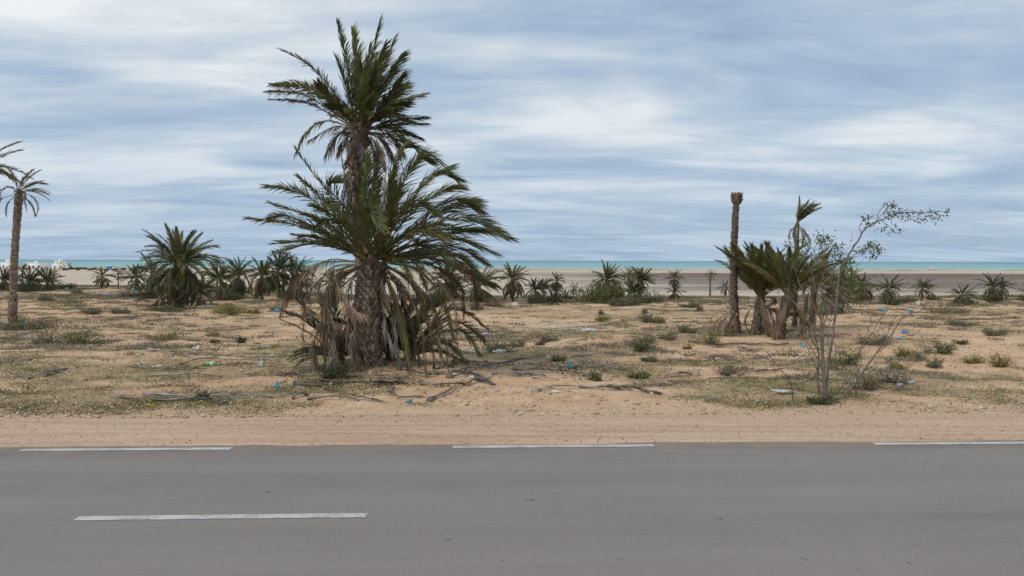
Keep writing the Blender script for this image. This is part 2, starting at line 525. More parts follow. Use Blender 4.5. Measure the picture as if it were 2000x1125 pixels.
def build_road():
    # asphalt sheet with a ragged sanded-over far edge
    xs = np.concatenate([np.linspace(-160, -22, 30), np.linspace(-21.5, 21.5, 360), np.linspace(22, 160, 30)])
    prof = [(-8.1, -0.12), (-8.0, 0.0), (-4.0, 0.035), (-0.7, 0.006), (-0.02, 0.0), (0.0, -0.12)]
    rag = 0.20 * (fbm(xs * 1.4, xs * 0 + 2, 5) - 0.5) + 0.16 * (fbm(xs * 0.3, xs * 0 + 8, 2) - 0.5)
    V = []
    for d, z in prof:
        off = rag if d > -0.1 else 0
        V.append(np.stack([xs, SLOPE * xs + T0 + d + off, np.full_like(xs, z)], -1))
    V = np.array(V); nr, nc = V.shape[:2]
    i = np.arange(nr - 1)[:, None] * nc; j = np.arange(nc - 1)[None]
    F = np.stack([i + j, i + j + 1, i + nc + j + 1, i + nc + j], -1).reshape(-1, 4)
    m = bpy.data.materials.new('worn_asphalt')
    m.use_nodes = True
    t = m.node_tree; L = t.links.new
    bs = t.nodes['Principled BSDF']
    bs.inputs['Roughness'].default_value = 0.9
    bs.inputs['Specular IOR Level'].default_value = 0.15
    pos = N(t, 'ShaderNodeNewGeometry').outputs['Position']
    mp = N(t, 'ShaderNodeMapping'); mp.inputs['Rotation'].default_value = (0, 0, -math.atan(SLOPE))
    L(pos, mp.inputs[0])
    mp2 = N(t, 'ShaderNodeMapping'); mp2.inputs['Scale'].default_value = (0.08, 1.0, 1.0)
    L(mp.outputs[0], mp2.inputs[0])

    def nz(vec, sc, det=4, ro=0.6):
        n = N(t, 'ShaderNodeTexNoise'); n.inputs['Scale'].default_value = sc; n.inputs['Detail'].default_value = det
        n.inputs['Roughness'].default_value = ro
        L(vec, n.inputs['Vector']); return n.outputs[0]
    streak = nz(mp2.outputs[0], 1.5, 5, 0.65)
    blot = nz(mp.outputs[0], 0.45, 5)
    grain = nz(mp.outputs[0], 42, 4, 0.8)
    spots = nz(mp.outputs[0], 7.0, 3)
    c = ramp(t, streak, [(0.3, (0.198, 0.176, 0.160)), (0.7, (0.258, 0.232, 0.213))])
    c = mixc(t, ramp(t, blot, [(0.35, 0.0), (0.7, 0.5)]), c, (0.272, 0.244, 0.224))
    c = mixc(t, ramp(t, grain, [(0.30, 0.55), (0.48, 0.0), (0.60, 0.0)]), c, (0.10, 0.092, 0.088))
    c = mixc(t, ramp(t, grain, [(0.58, 0.0), (0.74, 0.55)]), c, (0.33, 0.31, 0.29))
    c = mixc(t, ramp(t, spots, [(0.25, 0.8), (0.31, 0.0)]), c, (0.08, 0.072, 0.068))
    trk = N(t, 'ShaderNodeTexWave'); trk.wave_type = 'BANDS'; trk.bands_direction = 'Y'; trk.inputs['Scale'].default_value = 0.175
    trk.inputs['Distortion'].default_value = 0.6; trk.inputs['Detail Scale'].default_value = 0.3
    L(mp.outputs[0], trk.inputs['Vector'])
    c = mixc(t, mth(t, 'MULTIPLY', trk.outputs[1], 0.14), c, (0.165, 0.145, 0.13))
    # wind-blown sand dust along the far edge
    sp = N(t, 'ShaderNodeSeparateXYZ'); L(pos, sp.inputs[0])
    tt = mth(t, 'SUBTRACT', sp.outputs[1], mth(t, 'MULTIPLY', sp.outputs[0], SLOPE))
    ed = mth(t, 'ADD', tt, mth(t, 'ADD', mth(t, 'MULTIPLY', blot, 0.6), mth(t, 'MULTIPLY', nz(mp.outputs[0], 3.0, 6, 0.7), 0.7)))
    dust = N(t, 'ShaderNodeMapRange'); dust.inputs[1].default_value = T0 + 0.18; dust.inputs[2].default_value = T0 + 0.62
    dust.inputs[3].default_value = 0.0; dust.inputs[4].default_value = 0.75
    L(ed, dust.inputs[0])
    c = mixc(t, dust.outputs[0], c, (0.40, 0.295, 0.21))
    L(c, bs.inputs['Base Color'])
    bp = N(t, 'ShaderNodeBump'); bp.inputs['Strength'].default_value = 0.35; bp.inputs['Distance'].default_value = 0.01
    L(grain, bp.inputs['Height']); L(bp.outputs[0], bs.inputs['Normal'])
    road = obj('road', mesh_from('road', V.reshape(-1, 3), F, [m], smooth=False))
    tag(road, 'grey worn asphalt road with dashed white lines', None, None, 'structure')
    pm = bpy.data.materials.new('worn_road_paint')
    pm.use_nodes = True
    t = pm.node_tree; L = t.links.new
    bs = t.nodes['Principled BSDF']; bs.inputs['Roughness'].default_value = 0.8
    tc = N(t, 'ShaderNodeTexCoord')
    n1 = N(t, 'ShaderNodeTexNoise'); n1.inputs['Scale'].default_value = 45; n1.inputs['Detail'].default_value = 5
    n2 = N(t, 'ShaderNodeTexNoise'); n2.inputs['Scale'].default_value = 2.5; n2.inputs['Detail'].default_value = 4
    L(tc.outputs['Object'], n1.inputs['Vector']); L(tc.outputs['Object'], n2.inputs['Vector'])
    w = ramp(t, mth(t, 'ADD', mth(t, 'MULTIPLY', n1.outputs[0], 0.6), mth(t, 'MULTIPLY', n2.outputs[0], 0.4)), [(0.38, (0.28, 0.26, 0.245)), (0.52, (0.48, 0.47, 0.45)), (0.68, (0.60, 0.59, 0.57))])
    L(w, bs.inputs['Base Color'])

    def dash(x0, x1, d, wd):
        n = 40
        xx = np.linspace(x0, x1, n)
        y = SLOPE * xx + T0 + d
        j = lambda: 0.004 * rng.standard_normal(n)
        zc = np.interp(d, [p[0] for p in prof], [p[1] for p in prof])
        z0 = np.interp(d - wd / 2, [p[0] for p in prof], [p[1] for p in prof]) + 0.005
        z1 = np.interp(d + wd / 2, [p[0] for p in prof], [p[1] for p in prof]) + 0.005
        lo = np.stack([xx, y - wd / 2 + j(), np.full(n, z0)], -1)
        hi = np.stack([xx, y + wd / 2 + j(), np.full(n, z1)], -1)
        V = np.vstack([lo, hi]); a = np.arange(n - 1)
        obj('painted_dash', mesh_from('painted_dash', V, np.stack([a, a + 1, a + n + 1, a + n], -1), [pm]), road)
    for k in range(-4, 5):                       # edge line: 3 m dashes, 3.1 m gaps
        x0 = -0.84 + k * (6.13 if k > 0 else 6.0)
        dash(x0, x0 + 2.89, -0.22, 0.15)
    for k in range(-2, 3):                       # centre line: 3 m dashes, 10 m gaps
        x0 = -4.42 + k * 13.0
        dash(x0, x0 + 2.93, -3.42, 0.14)


build_road()


def build_sea():
    xs = np.array([-60000, -6000, -1500, 0, 1500, 6000, 60000.0])
    ys = np.array([640, 700, 1000, 2000, 6000, 20000, 80000.0])
    V = np.array([[x, y, SEA_Z] for y in ys for x in xs])
    F = [[r * 7 + c, r * 7 + c + 1, r * 7 + c + 8, r * 7 + c + 7] for r in range(6) for c in range(6)]
    m = bpy.data.materials.new('shallow_sea')
    m.use_nodes = True
    t = m.node_tree; L = t.links.new
    bs = t.nodes['Principled BSDF']
    bs.inputs['Roughness'].default_value = 0.55
    bs.inputs['Specular IOR Level'].default_value = 0.12
    pos = N(t, 'ShaderNodeNewGeometry').outputs['Position']
    sp = N(t, 'ShaderNodeSeparateXYZ'); L(pos, sp.inputs[0])
    lg = mth(t, 'LOGARITHM', sp.outputs[1], 10.0)
    mp = N(t, 'ShaderNodeMapping'); mp.inputs['Scale'].default_value = (0.0012, 0.010, 1)
    L(pos, mp.inputs[0])
    n = N(t, 'ShaderNodeTexNoise'); n.inputs['Scale'].default_value = 1.0; n.inputs['Detail'].default_value = 5
    L(mp.outputs[0], n.inputs['Vector'])
    k = mth(t, 'ADD', lg, mth(t, 'MULTIPLY', mth(t, 'SUBTRACT', n.outputs[0], 0.5), 0.25))
    k = mth(t, 'DIVIDE', mth(t, 'SUBTRACT', k, 2.8), 1.4)
    # sandy shallows, turquoise over sand, deeper blue-green far out
    c = ramp(t, k, [(0.03, (0.45, 0.50, 0.46)), (0.07, (0.25, 0.42, 0.41)), (0.40, (0.185, 0.37, 0.39)), (0.66, (0.15, 0.31, 0.35)), (0.85, (0.12, 0.24, 0.31))])
    mpw = N(t, 'ShaderNodeMapping'); mpw.inputs['Scale'].default_value = (0.012, 0.06, 1)
    L(pos, mpw.inputs[0])
    nw = N(t, 'ShaderNodeTexNoise'); nw.inputs['Scale'].default_value = 1.0; nw.inputs['Detail'].default_value = 4
    L(mpw.outputs[0], nw.inputs['Vector'])
    nearshore = ramp(t, k, [(0.03, 1.0), (0.12, 0.35), (0.3, 0.0)])
    foam = mth(t, 'MULTIPLY', ramp(t, nw.outputs[0], [(0.56, 0.0), (0.64, 0.8)]), nearshore)
    c = mixc(t, foam, c, (0.62, 0.64, 0.62))
    L(c, bs.inputs['Base Color'])
    n3 = N(t, 'ShaderNodeTexNoise'); n3.inputs['Scale'].default_value = 0.25; n3.inputs['Detail'].default_value = 3
    L(pos, n3.inputs['Vector'])
    bp = N(t, 'ShaderNodeBump'); bp.inputs['Strength'].default_value = 0.4; bp.inputs['Distance'].default_value = 0.4
    L(n3.outputs[0], bp.inputs['Height']); L(bp.outputs[0], bs.inputs['Normal'])
    tag(obj('sea', mesh_from('sea', V, F, [m])), 'calm turquoise sea up to the horizon', None, None, 'structure')


build_sea()

# ------------------------------------------------------------------ palms
UP = np.array([0, 0, 1.0])


def frond_geo(mb, pts, leaf=0.33, pairs=48, a0=52, a1=20, lift=0.35, lj=0.35, droop=0.12, width=0.022, bare=0.14, rad=0.02,
              twist=0.0, wind=0.0, sparse=0.0, side=None, g=rng, seg=12, leafmat=1, three=True):
    pts = np.asarray(pts, float)
    L = np.linalg.norm(np.diff(pts, axis=0), axis=1).sum()
    n = len(pts)
    T = unit(np.gradient(pts, axis=0))
    if side is None:
        ch = pts[n // 2] - pts[0] + 0.3 * (pts[-1] - pts[0])
        sd = np.cross(ch, UP)
        if np.linalg.norm(sd) < 0.15 * np.linalg.norm(ch):
            sd = np.cross(ch, [g.normal(), g.normal(), 0.2])
        side = sd / np.linalg.norm(sd)
    Sd = unit(side - (T @ side)[:, None] * T)
    Nn = np.cross(Sd, T)
    if Nn[: n // 2, 2].mean() < 0:
        Nn = -Nn
    ang = twist * np.linspace(0.2, 1, n)[:, None]
    Sd, Nn = Sd * np.cos(ang) + Nn * np.sin(ang), Nn * np.cos(ang) - Sd * np.sin(ang)
    # stalk
    rr = rad * np.interp(np.linspace(0, 1, n), [0, 0.05, 0.2, 1], [1.9, 1.3, 0.9, 0.22])
    tube(mb, pts, rr, 3 if rad < 0.03 else 4, 0, cap=False)
    # leaflets, both sides
    for sg in (-1, 1):
        t = np.linspace(bare, 0.995, pairs) + g.normal(0, 0.25 / pairs, pairs)
        t = np.clip(t, bare * 0.8, 1)
        if sparse:
            t = t[g.random(len(t)) > sparse]
        m = len(t)
        if m < 2:
            continue
        u = np.linspace(0, 1, n)
        ip = lambda A: np.stack([np.interp(t, u, A[:, k]) for k in range(3)], -1)
        p, Tt, St, Nt = ip(pts), ip(T), ip(Sd), ip(Nn)
        a = np.radians(np.interp(t, [bare, 0.5, 1], [a0, 0.6 * a0 + 0.4 * a1, a1]) * (1 + g.normal(0, 0.14, m)))[:, None]
        l = (lift + g.normal(0, lj, m))[:, None]
        D = unit(Tt * np.cos(a) + sg * St * np.sin(a) * np.cos(l) + Nt * np.sin(a) * np.sin(l))
        ln = leaf * np.interp(t, [bare, bare + 0.08, 0.35, 0.7, 1], [0.35, 0.7, 1.0, 0.88, 0.5]) * (1 + g.normal(0, 0.12, m))
        ln = ln[:, None]
        wv = unit(np.cross(D, Nt + 0.5 * g.normal(0, 1, (m, 3)))) * width * 0.5
        dv = np.array([wind, 0, -droop])
        mid = p + D * ln * 0.5 + dv * ln * 0.22
        tip = p + D * ln + dv * ln + g.normal(0, 0.03, (m, 3)) * ln
        e = np.arange(m) * 5
        if three:
            V = np.stack([p - wv * 0.6, p + wv * 0.6, mid - wv, mid + wv, tip], 1).reshape(-1, 3)
            F = np.concatenate([np.stack([e, e + 1, e + 3], -1), np.stack([e, e + 3, e + 2], -1), np.stack([e + 2, e + 3, e + 4], -1)])
        else:
            e = np.arange(m) * 3
            V = np.stack([p - wv, p + wv, tip], 1).reshape(-1, 3)
            F = np.stack([e, e + 1, e + 2], -1)
        mb.add(V, F, leafmat)


def trunk_geo(mb, ctrl, rads, sides=14, n=None):
    pts = spline(ctrl, n or 24)
    tube(mb, pts, rads, sides, 0, True, 0.07)
    return pts


def boots(mb, pts, rads, pitch=0.09, per=10, size=0.085, out=0.035, idx=0, g=rng, up=0.6):
    """rows of cut leaf bases spiralling round a trunk"""
    pts = np.asarray(pts, float)
    seg = np.linalg.norm(np.diff(pts, axis=0), axis=1); cum = np.concatenate([[0], np.cumsum(seg)])
    L = cum[-1]; rows = int(L / pitch)
    rad = np.interp(np.linspace(0, 1, len(pts)), np.linspace(0, 1, len(rads)), rads)
    for r in range(rows):
        d = (r + 0.5) * pitch
        c = np.array([np.interp(d, cum, pts[:, k]) for k in range(3)])
        ra = np.interp(d, cum, rad)
        k = max(5, int(per * ra / max(rads)))
        for q in range(k):
            if g.random() < 0.08:
                continue
            th = 2 * math.pi * (q / k + 0.5 * (r % 2) / k + g.normal(0, 0.015))
            o = np.array([math.cos(th), math.sin(th), 0]); s = np.array([-o[1], o[0], 0])
            w = size * (0.5 + g.normal(0, 0.07)); h = size * up * (1 + g.normal(0, 0.2)); pr = out * (1 + g.normal(0, 0.35))
            b = c + o * ra * 0.96 + UP * g.normal(0, 0.1) * pitch
            V = [b - s * w - UP * h, b + s * w - UP * h, b + s * w * 0.7 + UP * h + o * pr, b - s * w * 0.7 + UP * h + o * pr, b + UP * h * 0.7]
            mb.add(V, [[0, 1, 2], [0, 2, 3], [3, 2, 4], [0, 3, 4], [1, 4, 2]], idx)


# --- frond library: unit-length fronds growing along +X from the origin, drooping to -Z
def lib_curve(kind, g):
    s = np.linspace(0, 1, 9)
    if kind == 'stiff':
        b = 0.18 + 0.1 * g.random()
        x = s * (1 - 0.02 * s); z = -b * s ** 2.4
    elif kind == 'arch':
        b = 0.42 + 0.15 * g.random()
        x = s * (1 - 0.14 * s ** 2); z = -b * s ** 2.2
    elif kind == 'droop':
        th = np.linspace(0, R(95 + 20 * g.random()), 9)
        x = np.concatenate([[0], np.cumsum(np.cos(th[1:]) / 8)]); z = -np.concatenate([[0], np.cumsum(np.sin(th[1:]) / 8)])
    else:                                        # hang: out a little, then straight down
        th = np.interp(s, [0, 0.15, 0.35, 1], [R(-5), R(40), R(78), R(92)])
        x = np.concatenate([[0], np.cumsum(np.cos(th[1:]) / 8)]); z = -np.concatenate([[0], np.cumsum(np.sin(th[1:]) / 8)])
    y = 0.06 * g.normal() * s ** 2
    return np.stack([x, y, z], -1)


LIB = {}


def lib(kind, lod, fam, v):
    key = (kind, lod, fam, v)
    if key not in LIB:
        g = np.random.default_rng(hash((kind, v)) % 1000 if False else sum(map(ord, kind)) * 7 + v)
        mb = MB()
        dead = fam in ('dead', 'grey')
        pairs, wd, three = {2: (70, 0.0138, True), 1: (46, 0.026, False), 0: (26, 0.044, False)}[lod]
        frond_geo(mb, lib_curve(kind, g), leaf=(0.17 if dead else (0.19 if lod == 2 else 0.225)), pairs=pairs, a0=(30 if dead else 38), a1=(14 if dead else 16),
                  lift=(0.0 if dead else 0.35), droop=(0.35 if dead else 0.10), width=wd, rad=0.009, sparse=(0.2 if dead else 0.08),
                  side=np.array([0, 1.0, 0]), g=g, twist=0.5 * g.normal(), three=three)
        LIB[key] = mb
    return LIB[key]


FAM = {'green': ('rachis', 'leaf'), 'blue': ('rachis', 'leaf_blue'), 'yel': ('rachis', 'leaf_yel'), 'dead': ('dead_stalk', 'dead'), 'grey': ('dead_stalk', 'grey_dead'), 'old': ('old_stalk', 'old_leaf')}
LIBM = {}


def lib_mesh(kind, lod, fam, v):
    key = (kind, lod, fam, v)
    if key not in LIBM:
        LIBM[key] = lib(kind, lod, fam, v).mesh('frond', [MT[x] for x in FAM[fam]])
    return LIBM[key]


def frond_matrix(origin, az, el, length, twist, wind):
    d = Vector((math.cos(az) * math.cos(el), math.sin(az) * math.cos(el), math.sin(el)))
    d = (d + Vector((wind, 0, 0))).normalized()
    upv = Vector((0, 0, 1)) if abs(d.z) < 0.97 else Vector((-math.cos(az), -math.sin(az), 0.1))
    y = upv.cross(d).normalized()
    z = d.cross(y)
    Rm = Matrix((d, y, z)).transposed().to_4x4()
    return Matrix.Translation(origin) @ Rm @ Matrix.Rotation(twist, 4, 'X') @ Matrix.Diagonal((length, length, length, 1))


def palm(label, base, h, fl, n=30, dead=8, r=0.16, lean=(0, 0), wind=0.15, fam='green', lod=1, parts=True, el=(82, -18), seed=0,
         name='date_palm', group='date palms growing along the field edge', skirt='hang', cat='palm tree', boot=False, warm=False, bend=0.0, tuft=0.0, deadfam='dead', flare=1.25, stiff=52, yel=0.0):
    g = np.random.default_rng(1000 + seed)
    root = thing(name, label, cat, base, group)
    top = Vector((lean[0], lean[1], h))
    if h > 0.12:
        mid = top * 0.5 + Vector((bend, 0, 0))
        ctrl = [(0, 0, -0.12), (mid.x * 0.5, mid.y * 0.5, h * 0.25), tuple(mid), tuple(top)]
        mb = MB()
        rd = [r * flare, r * 1.02, r * 0.95, r * 0.92, r * 1.05]
        pts = trunk_geo(mb, ctrl, rd, 12 if lod else 7, 20 if lod else 8)
        tk = mb.build('trunk', [MT['trunk_warm' if warm else 'trunk']], root, smooth=False)
        if boot:
            b = MB()
            boots(b, pts[1:], rd, pitch=max(0.07, r * 0.42), per=9, size=r * 0.62, out=r * 0.26, g=g)
            tag(b.build('leaf_bases', [MT['boot' if warm else 'boot_dark']], tk), kind='stuff')
    # heart: short cone of fresh leaf bases
    hb = MB()
    tube(hb, [(top.x, top.y, h - 0.12 * fl), (top.x, top.y, h), (top.x, top.y, h + 0.10 * fl)], [r * 0.9, r * 1.15, r * 0.35], 8, 0, True, 0.25)
    hb.build('crown_heart', [MT['trunk']], root)
    spec = []
    for i in range(n):
        f = (i + 0.5) / n
        e = R(el[0] + (el[1] - el[0]) * f ** 0.85 + g.normal(0, 5))
        az = i * 2.39996 + g.normal(0, 0.2)
        kd = 'stiff' if e > R(stiff) else ('arch' if e > R(8) else 'droop')
        if tuft:
            e = R(90) - (R(90) - e) * (1 - tuft)
        spec.append((kd, 'yel' if g.random() < yel + (0.4 if f > 0.85 else 0) else fam, az, e, fl * (0.8 + 0.28 * g.random()) * (0.85 if e > R(70) else 1.0), wind * (0.5 + g.random())))
    for i in range(dead):
        az = i * 2.39996 + 0.7 + g.normal(0, 0.3)
        spec.append((skirt, deadfam, az, R(g.uniform(-35, 5)), fl * g.uniform(0.65, 0.95), wind * 0.3))
    allm = MB()
    for kd, fm, az, e, ln, wd in spec:
        v = int(g.integers(0, 3))
        o3 = top + Vector((math.cos(az), math.sin(az), 0)) * r * 0.5 + Vector((0, 0, 0.05 * fl * (1 if e > 0 else -1)))
        Mx = frond_matrix(o3, az, e, ln, g.normal(0, 0.45), wd)
        if parts:
            f = obj('dead_frond' if fm in ('dead', 'grey') else 'frond', lib_mesh(kd, lod, fm, v), root)
            f.matrix_local = Mx
        else:
            src = lib(kd, lod, fm, v)
            A = np.array(Mx)
            V = np.concatenate(src.V) @ A[:3, :3].T + A[:3, 3]
            I = np.concatenate(src.I)
            allm.add(V, np.concatenate(src.F), I + (2 if fm in ('dead', 'grey') else 0))
    if not parts:
        allm.build('crown', [MT[FAM[fam][0]], MT[FAM[fam][1]], MT['dead_stalk'], MT['grey_dead' if deadfam == 'grey' else 'dead']], root)
    return root


# --- the two large palms by the road: fronds measured one by one
Y0 = 18.9


def px_curve(pp, Y, dend, n=13, base=Vector((0, 0, 0)), dmid=None):
    q = np.asarray(pp, float)
    seg = np.concatenate([[0], np.cumsum(np.linalg.norm(np.diff(q, axis=0), axis=1))])
    f = seg / seg[-1]
    ctrl = []
    for (x, y), s in zip(q, f):
        d = dend * s if dmid is None else np.interp(s, [0, 0.5, 1], [0, dmid, dend])
        ctrl.append(P(x, y, Y + d) - base)
    return spline(ctrl, n)


def hand_palm(label, Y, base_px, trunk_px, radii, fronds, dead, group, seed, warm=False, filler=(), bootper=12):
    g = np.random.default_rng(seed)
    bx = G(*base_px)
    base = Vector((P(base_px[0], base_px[1], Y).x, Y, float(terrain(P(base_px[0], base_px[1], Y).x, Y))))
    root = thing('date_palm', label, 'palm tree', base, group)
    ctrl = [P(x, y, Y + d) - base for x, y, d in trunk_px]
    ctrl[0].z = -0.15
    mb = MB()
    pts = trunk_geo(mb, ctrl, radii, 18, 34)
    tk = mb.build('trunk', [MT['trunk_warm' if warm else 'trunk']], root)
    b = MB()
    boots(b, pts[1:], radii, pitch=0.085, per=bootper, size=0.10, out=0.10, g=g, up=0.75)
    tag(b.build('leaf_bases', [MT['boot']], tk), kind='stuff')
    top = ctrl[-1]
    hb = MB()
    boots(hb, spline([top - Vector((0, 0, 0.45)), top + Vector((0.02, 0, 0.05))], 6), [radii[-1] * 1.0, radii[-1] * 0.9], pitch=0.07, per=11, size=0.10, out=0.10, g=g, up=1.1)
    tube(hb, [top - Vector((0, 0, 0.3)), top, top + Vector((0, 0, 0.35))], [radii[-1], radii[-1] * 0.9, 0.05], 9, 0, True, 0.2)
    hb.build('crown_heart', [MT['trunk']], root)
    for f in fronds:
        pp, dend = f[0], f[1]
        kw = dict(f[2]) if len(f) > 2 else {}
        fam = kw.pop('fam', 'green')
        m = MB()
        args = dict(leaf=0.54, pairs=82, a0=36, a1=14, lift=0.30, lj=0.5, droop=0.18, width=0.025, rad=0.020, bare=0.16, twist=g.normal(0, 0.7), wind=0.22, g=g)
        if 'leaf' in kw:
            kw['leaf'] *= 1.55
        args.update(kw)
        frond_geo(m, px_curve(pp, Y, dend, base=base), **args)
        m.build('frond', [MT[x] for x in FAM[fam]], root)
    for f in dead:
        pp, dend = f[0], f[1]
        kw = dict(f[2]) if len(f) > 2 else {}
        fam = kw.pop('fam', 'dead')
        m = MB()
        args = dict(leaf=0.36, pairs=70, a0=36, a1=14, lift=-0.1, lj=0.9, droop=0.6, width=0.018, rad=0.019, bare=0.16, twist=g.normal(0, 0.8), wind=0.05, g=g, sparse=0.12)
        if 'leaf' in kw:
            kw['leaf'] *= 1.3
        args.update(kw)
        frond_geo(m, px_curve(pp, Y, dend, n=18, base=base), **args)
        m.build('dead_frond', [MT[x] for x in FAM[fam]], root)
    for az, e, ln, kd, fm in filler:
        f = obj('dead_frond' if fm in ('dead', 'grey') else 'frond', lib_mesh(kd, 2, fm, int(g.integers(0, 3))), root)
        f.matrix_local = frond_matrix(top, R(az), R(e), ln, g.normal(0, 0.5), 0.12)
    return root


A0 = (733, 505)
gA = np.random.default_rng(3)
frA = [
    ([(712, 505), (600, 446), (483, 426)], -0.6, {'leaf': 0.26, 'a0': 32}),
    ([(712, 500), (620, 432), (528, 396)], 0.3, {'leaf': 0.3}),
    ([(714, 500), (622, 400), (570, 372), (520, 364)], -0.3),
    ([(718, 495), (645, 405), (582, 345)], 0.5, {'leaf': 0.28, 'a0': 34}),
    ([(716, 495), (650, 390), (605, 330), (574, 288)], 0.2, {'leaf': 0.22, 'sparse': 0.45, 'a0': 38, 'bare': 0.3}),
    ([(720, 490), (680, 410), (640, 368), (655, 352)], -0.5, {'leaf': 0.34, 'a0': 60}),
    ([(712, 505), (630, 450), (560, 422), (530, 424)], 0.8),
    ([(712, 508), (640, 470), (575, 458)], -1.0, {'leaf': 0.26, 'fam': 'yel'}),
    ([(714, 498), (660, 430), (612, 402)], -1.1),
    ([(718, 492), (668, 420), (640, 395)], 1.0),
    ([(724, 490), (702, 390), (712, 305)], 0.5),
    ([(728, 490), (715, 400), (718, 300)], -0.6),
    ([(732, 488), (730, 390), (738, 300)], 0.9),
    ([(736, 488), (752, 380), (780, 300), (800, 288)], 0.3),
    ([(738, 488), (770, 390), (812, 315), (832, 312)], -0.4),
    ([(740, 490), (760, 400), (770, 330)], -0.9),
    ([(742, 490), (790, 400), (850, 340), (893, 350)], 0.4),
    ([(742, 492), (790, 410), (840, 350), (880, 328)], 0.9),
    ([(744, 492), (800, 420), (860, 375), (895, 366)], -0.8),
    ([(746, 494), (830, 420), (890, 390), (935, 412)], 0.5),
    ([(746, 496), (830, 432), (895, 400), (932, 396)], 1.0),
    ([(746, 498), (840, 440), (915, 425), (978, 452)], -0.3),
    ([(748, 500), (850, 452), (930, 450), (1000, 466)], 0.3, {'leaf': 0.3}),
    ([(748, 500), (850, 462), (910, 452), (938, 450)], -0.9),
    ([(748, 502), (840, 470), (905, 470), (962, 494)], -0.6, {'leaf': 0.34}),
    ([(748, 504), (850, 480), (905, 488), (945, 512)], 0.9, {'leaf': 0.34}),
    ([(748, 506), (830, 492), (890, 498), (930, 530)], -0.5, {'leaf': 0.34}),
    ([(748, 506), (820, 500), (890, 520), (960, 556)], 0.6, {'leaf': 0.3}),
    ([(738, 500), (785, 420), (815, 398), (846, 415)], -1.7, {'fam': 'green', 'leaf': 0.36}),
    ([(725, 500), (712, 430), (722, 412), (748, 446)], -1.5, {'leaf': 0.3}),
    ([(733, 500), (752, 450), (768, 410), (762, 350)], -1.2),
    ([(740, 502), (790, 462), (830, 450), (872, 462)], -1.6, {'fam': 'yel', 'leaf': 0.32}),
    ([(742, 504), (800, 480), (840, 485), (880, 515)], -1.6, {'leaf': 0.3}),
    ([(728, 502), (690, 450), (650, 430), (622, 440)], -1.6),
    ([(745, 505), (785, 500), (815, 520), (830, 560)], -1.2, {'fam': 'yel', 'leaf': 0.26, 'droop': 0.3}),
    ([(736, 505), (760, 500), (785, 515), (800, 545)], -1.6, {'fam': 'green', 'leaf': 0.24, 'droop': 0.2}),
]
ddA = [
    ([(700, 512), (640, 508), (588, 545), (592, 590), (612, 608)], -0.5),
    ([(700, 516), (648, 522), (624, 560), (642, 615), (664, 640)], -0.9, {'fam': 'dead'}),
    ([(702, 518), (668, 524), (660, 560), (690, 605), (708, 612)], -1.2),
    ([(698, 520), (645, 548), (640, 620), (652, 690), (674, 735)], -1.1, {'fam': 'dead', 'leaf': 0.32}),
    ([(704, 530), (682, 560), (680, 640), (698, 700), (713, 732)], -0.9),
    ([(700, 530), (650, 580), (618, 650), (612, 690), (618, 722)], -0.7),
    ([(700, 510), (620, 516), (572, 555), (548, 612)], 0.5, {'leaf': 0.24}),
    ([(690, 600), (655, 650), (648, 700), (627, 746)], -1.0, {'fam': 'grey'}),
    ([(742, 515), (768, 570), (788, 650), (801, 738)], -1.1, {'fam': 'yel', 'leaf': 0.3, 'a0': 20, 'a1': 10}),
    ([(740, 518), (775, 590), (792, 660), (798, 735)], -0.9, {'leaf': 0.3, 'a0': 20}),
    ([(750, 515), (805, 555), (836, 620), (846, 690), (848, 716)], -0.6, {'fam': 'yel', 'a0': 18, 'leaf': 0.25}),
    ([(760, 514), (825, 532), (868, 595), (886, 658)], -0.3, {'fam': 'yel', 'a0': 20, 'leaf': 0.25}),
    ([(755, 520), (828, 570), (864, 640), (876, 722)], -0.8, {'a0': 15, 'leaf': 0.18}),
    ([(765, 510), (850, 520), (898, 556), (907, 612)], 0.4, {'leaf': 0.25}),
    ([(745, 530), (800, 580), (845, 650), (868, 706)], 0.2, {'a0': 14, 'leaf': 0.14}),
    ([(765, 505), (870, 498), (920, 535), (932, 592)], 0.2, {'leaf': 0.28, 'a0': 34}),
    ([(722, 548), (745, 585), (756, 650), (785, 708), (822, 742)], -0.75, {'fam': 'grey', 'a0': 18, 'leaf': 0.26, 'bare': 0.3}),
    ([(752, 520), (790, 590), (815, 680), (818, 728)], -0.4, {'a0': 14, 'leaf': 0.16}),
    ([(750, 530), (778, 600), (806, 640), (812, 720)], 0.3, {'a0': 14, 'leaf': 0.16}),
    ([(705, 525), (690, 600), (668, 660), (664, 720)], 0.4, {'a0': 20}),
    ([(748, 515), (800, 545), (848, 610), (860, 690)], -0.7, {'leaf': 0.26}),
    ([(745, 518), (790, 560), (822, 640), (832, 722)], -1.0, {'leaf': 0.26}),
    ([(755, 512), (830, 530), (885, 590), (895, 690)], -0.2, {'leaf': 0.24}),
    ([(742, 522), (770, 590), (775, 670), (782, 735)], -0.8, {'leaf': 0.24, 'fam': 'grey'}),
    ([(715, 525), (700, 590), (690, 670), (684, 735)], -0.9, {'leaf': 0.26}),
    ([(702, 520), (655, 560), (632, 630), (640, 725)], -0.3, {'leaf': 0.28}),
    ([(702, 515), (630, 540), (596, 600), (590, 690)], 0.1, {'leaf': 0.24}),
    ([(740, 520), (748, 560), (760, 600)], -0.6, {'a0': 16, 'leaf': 0.2}),
]
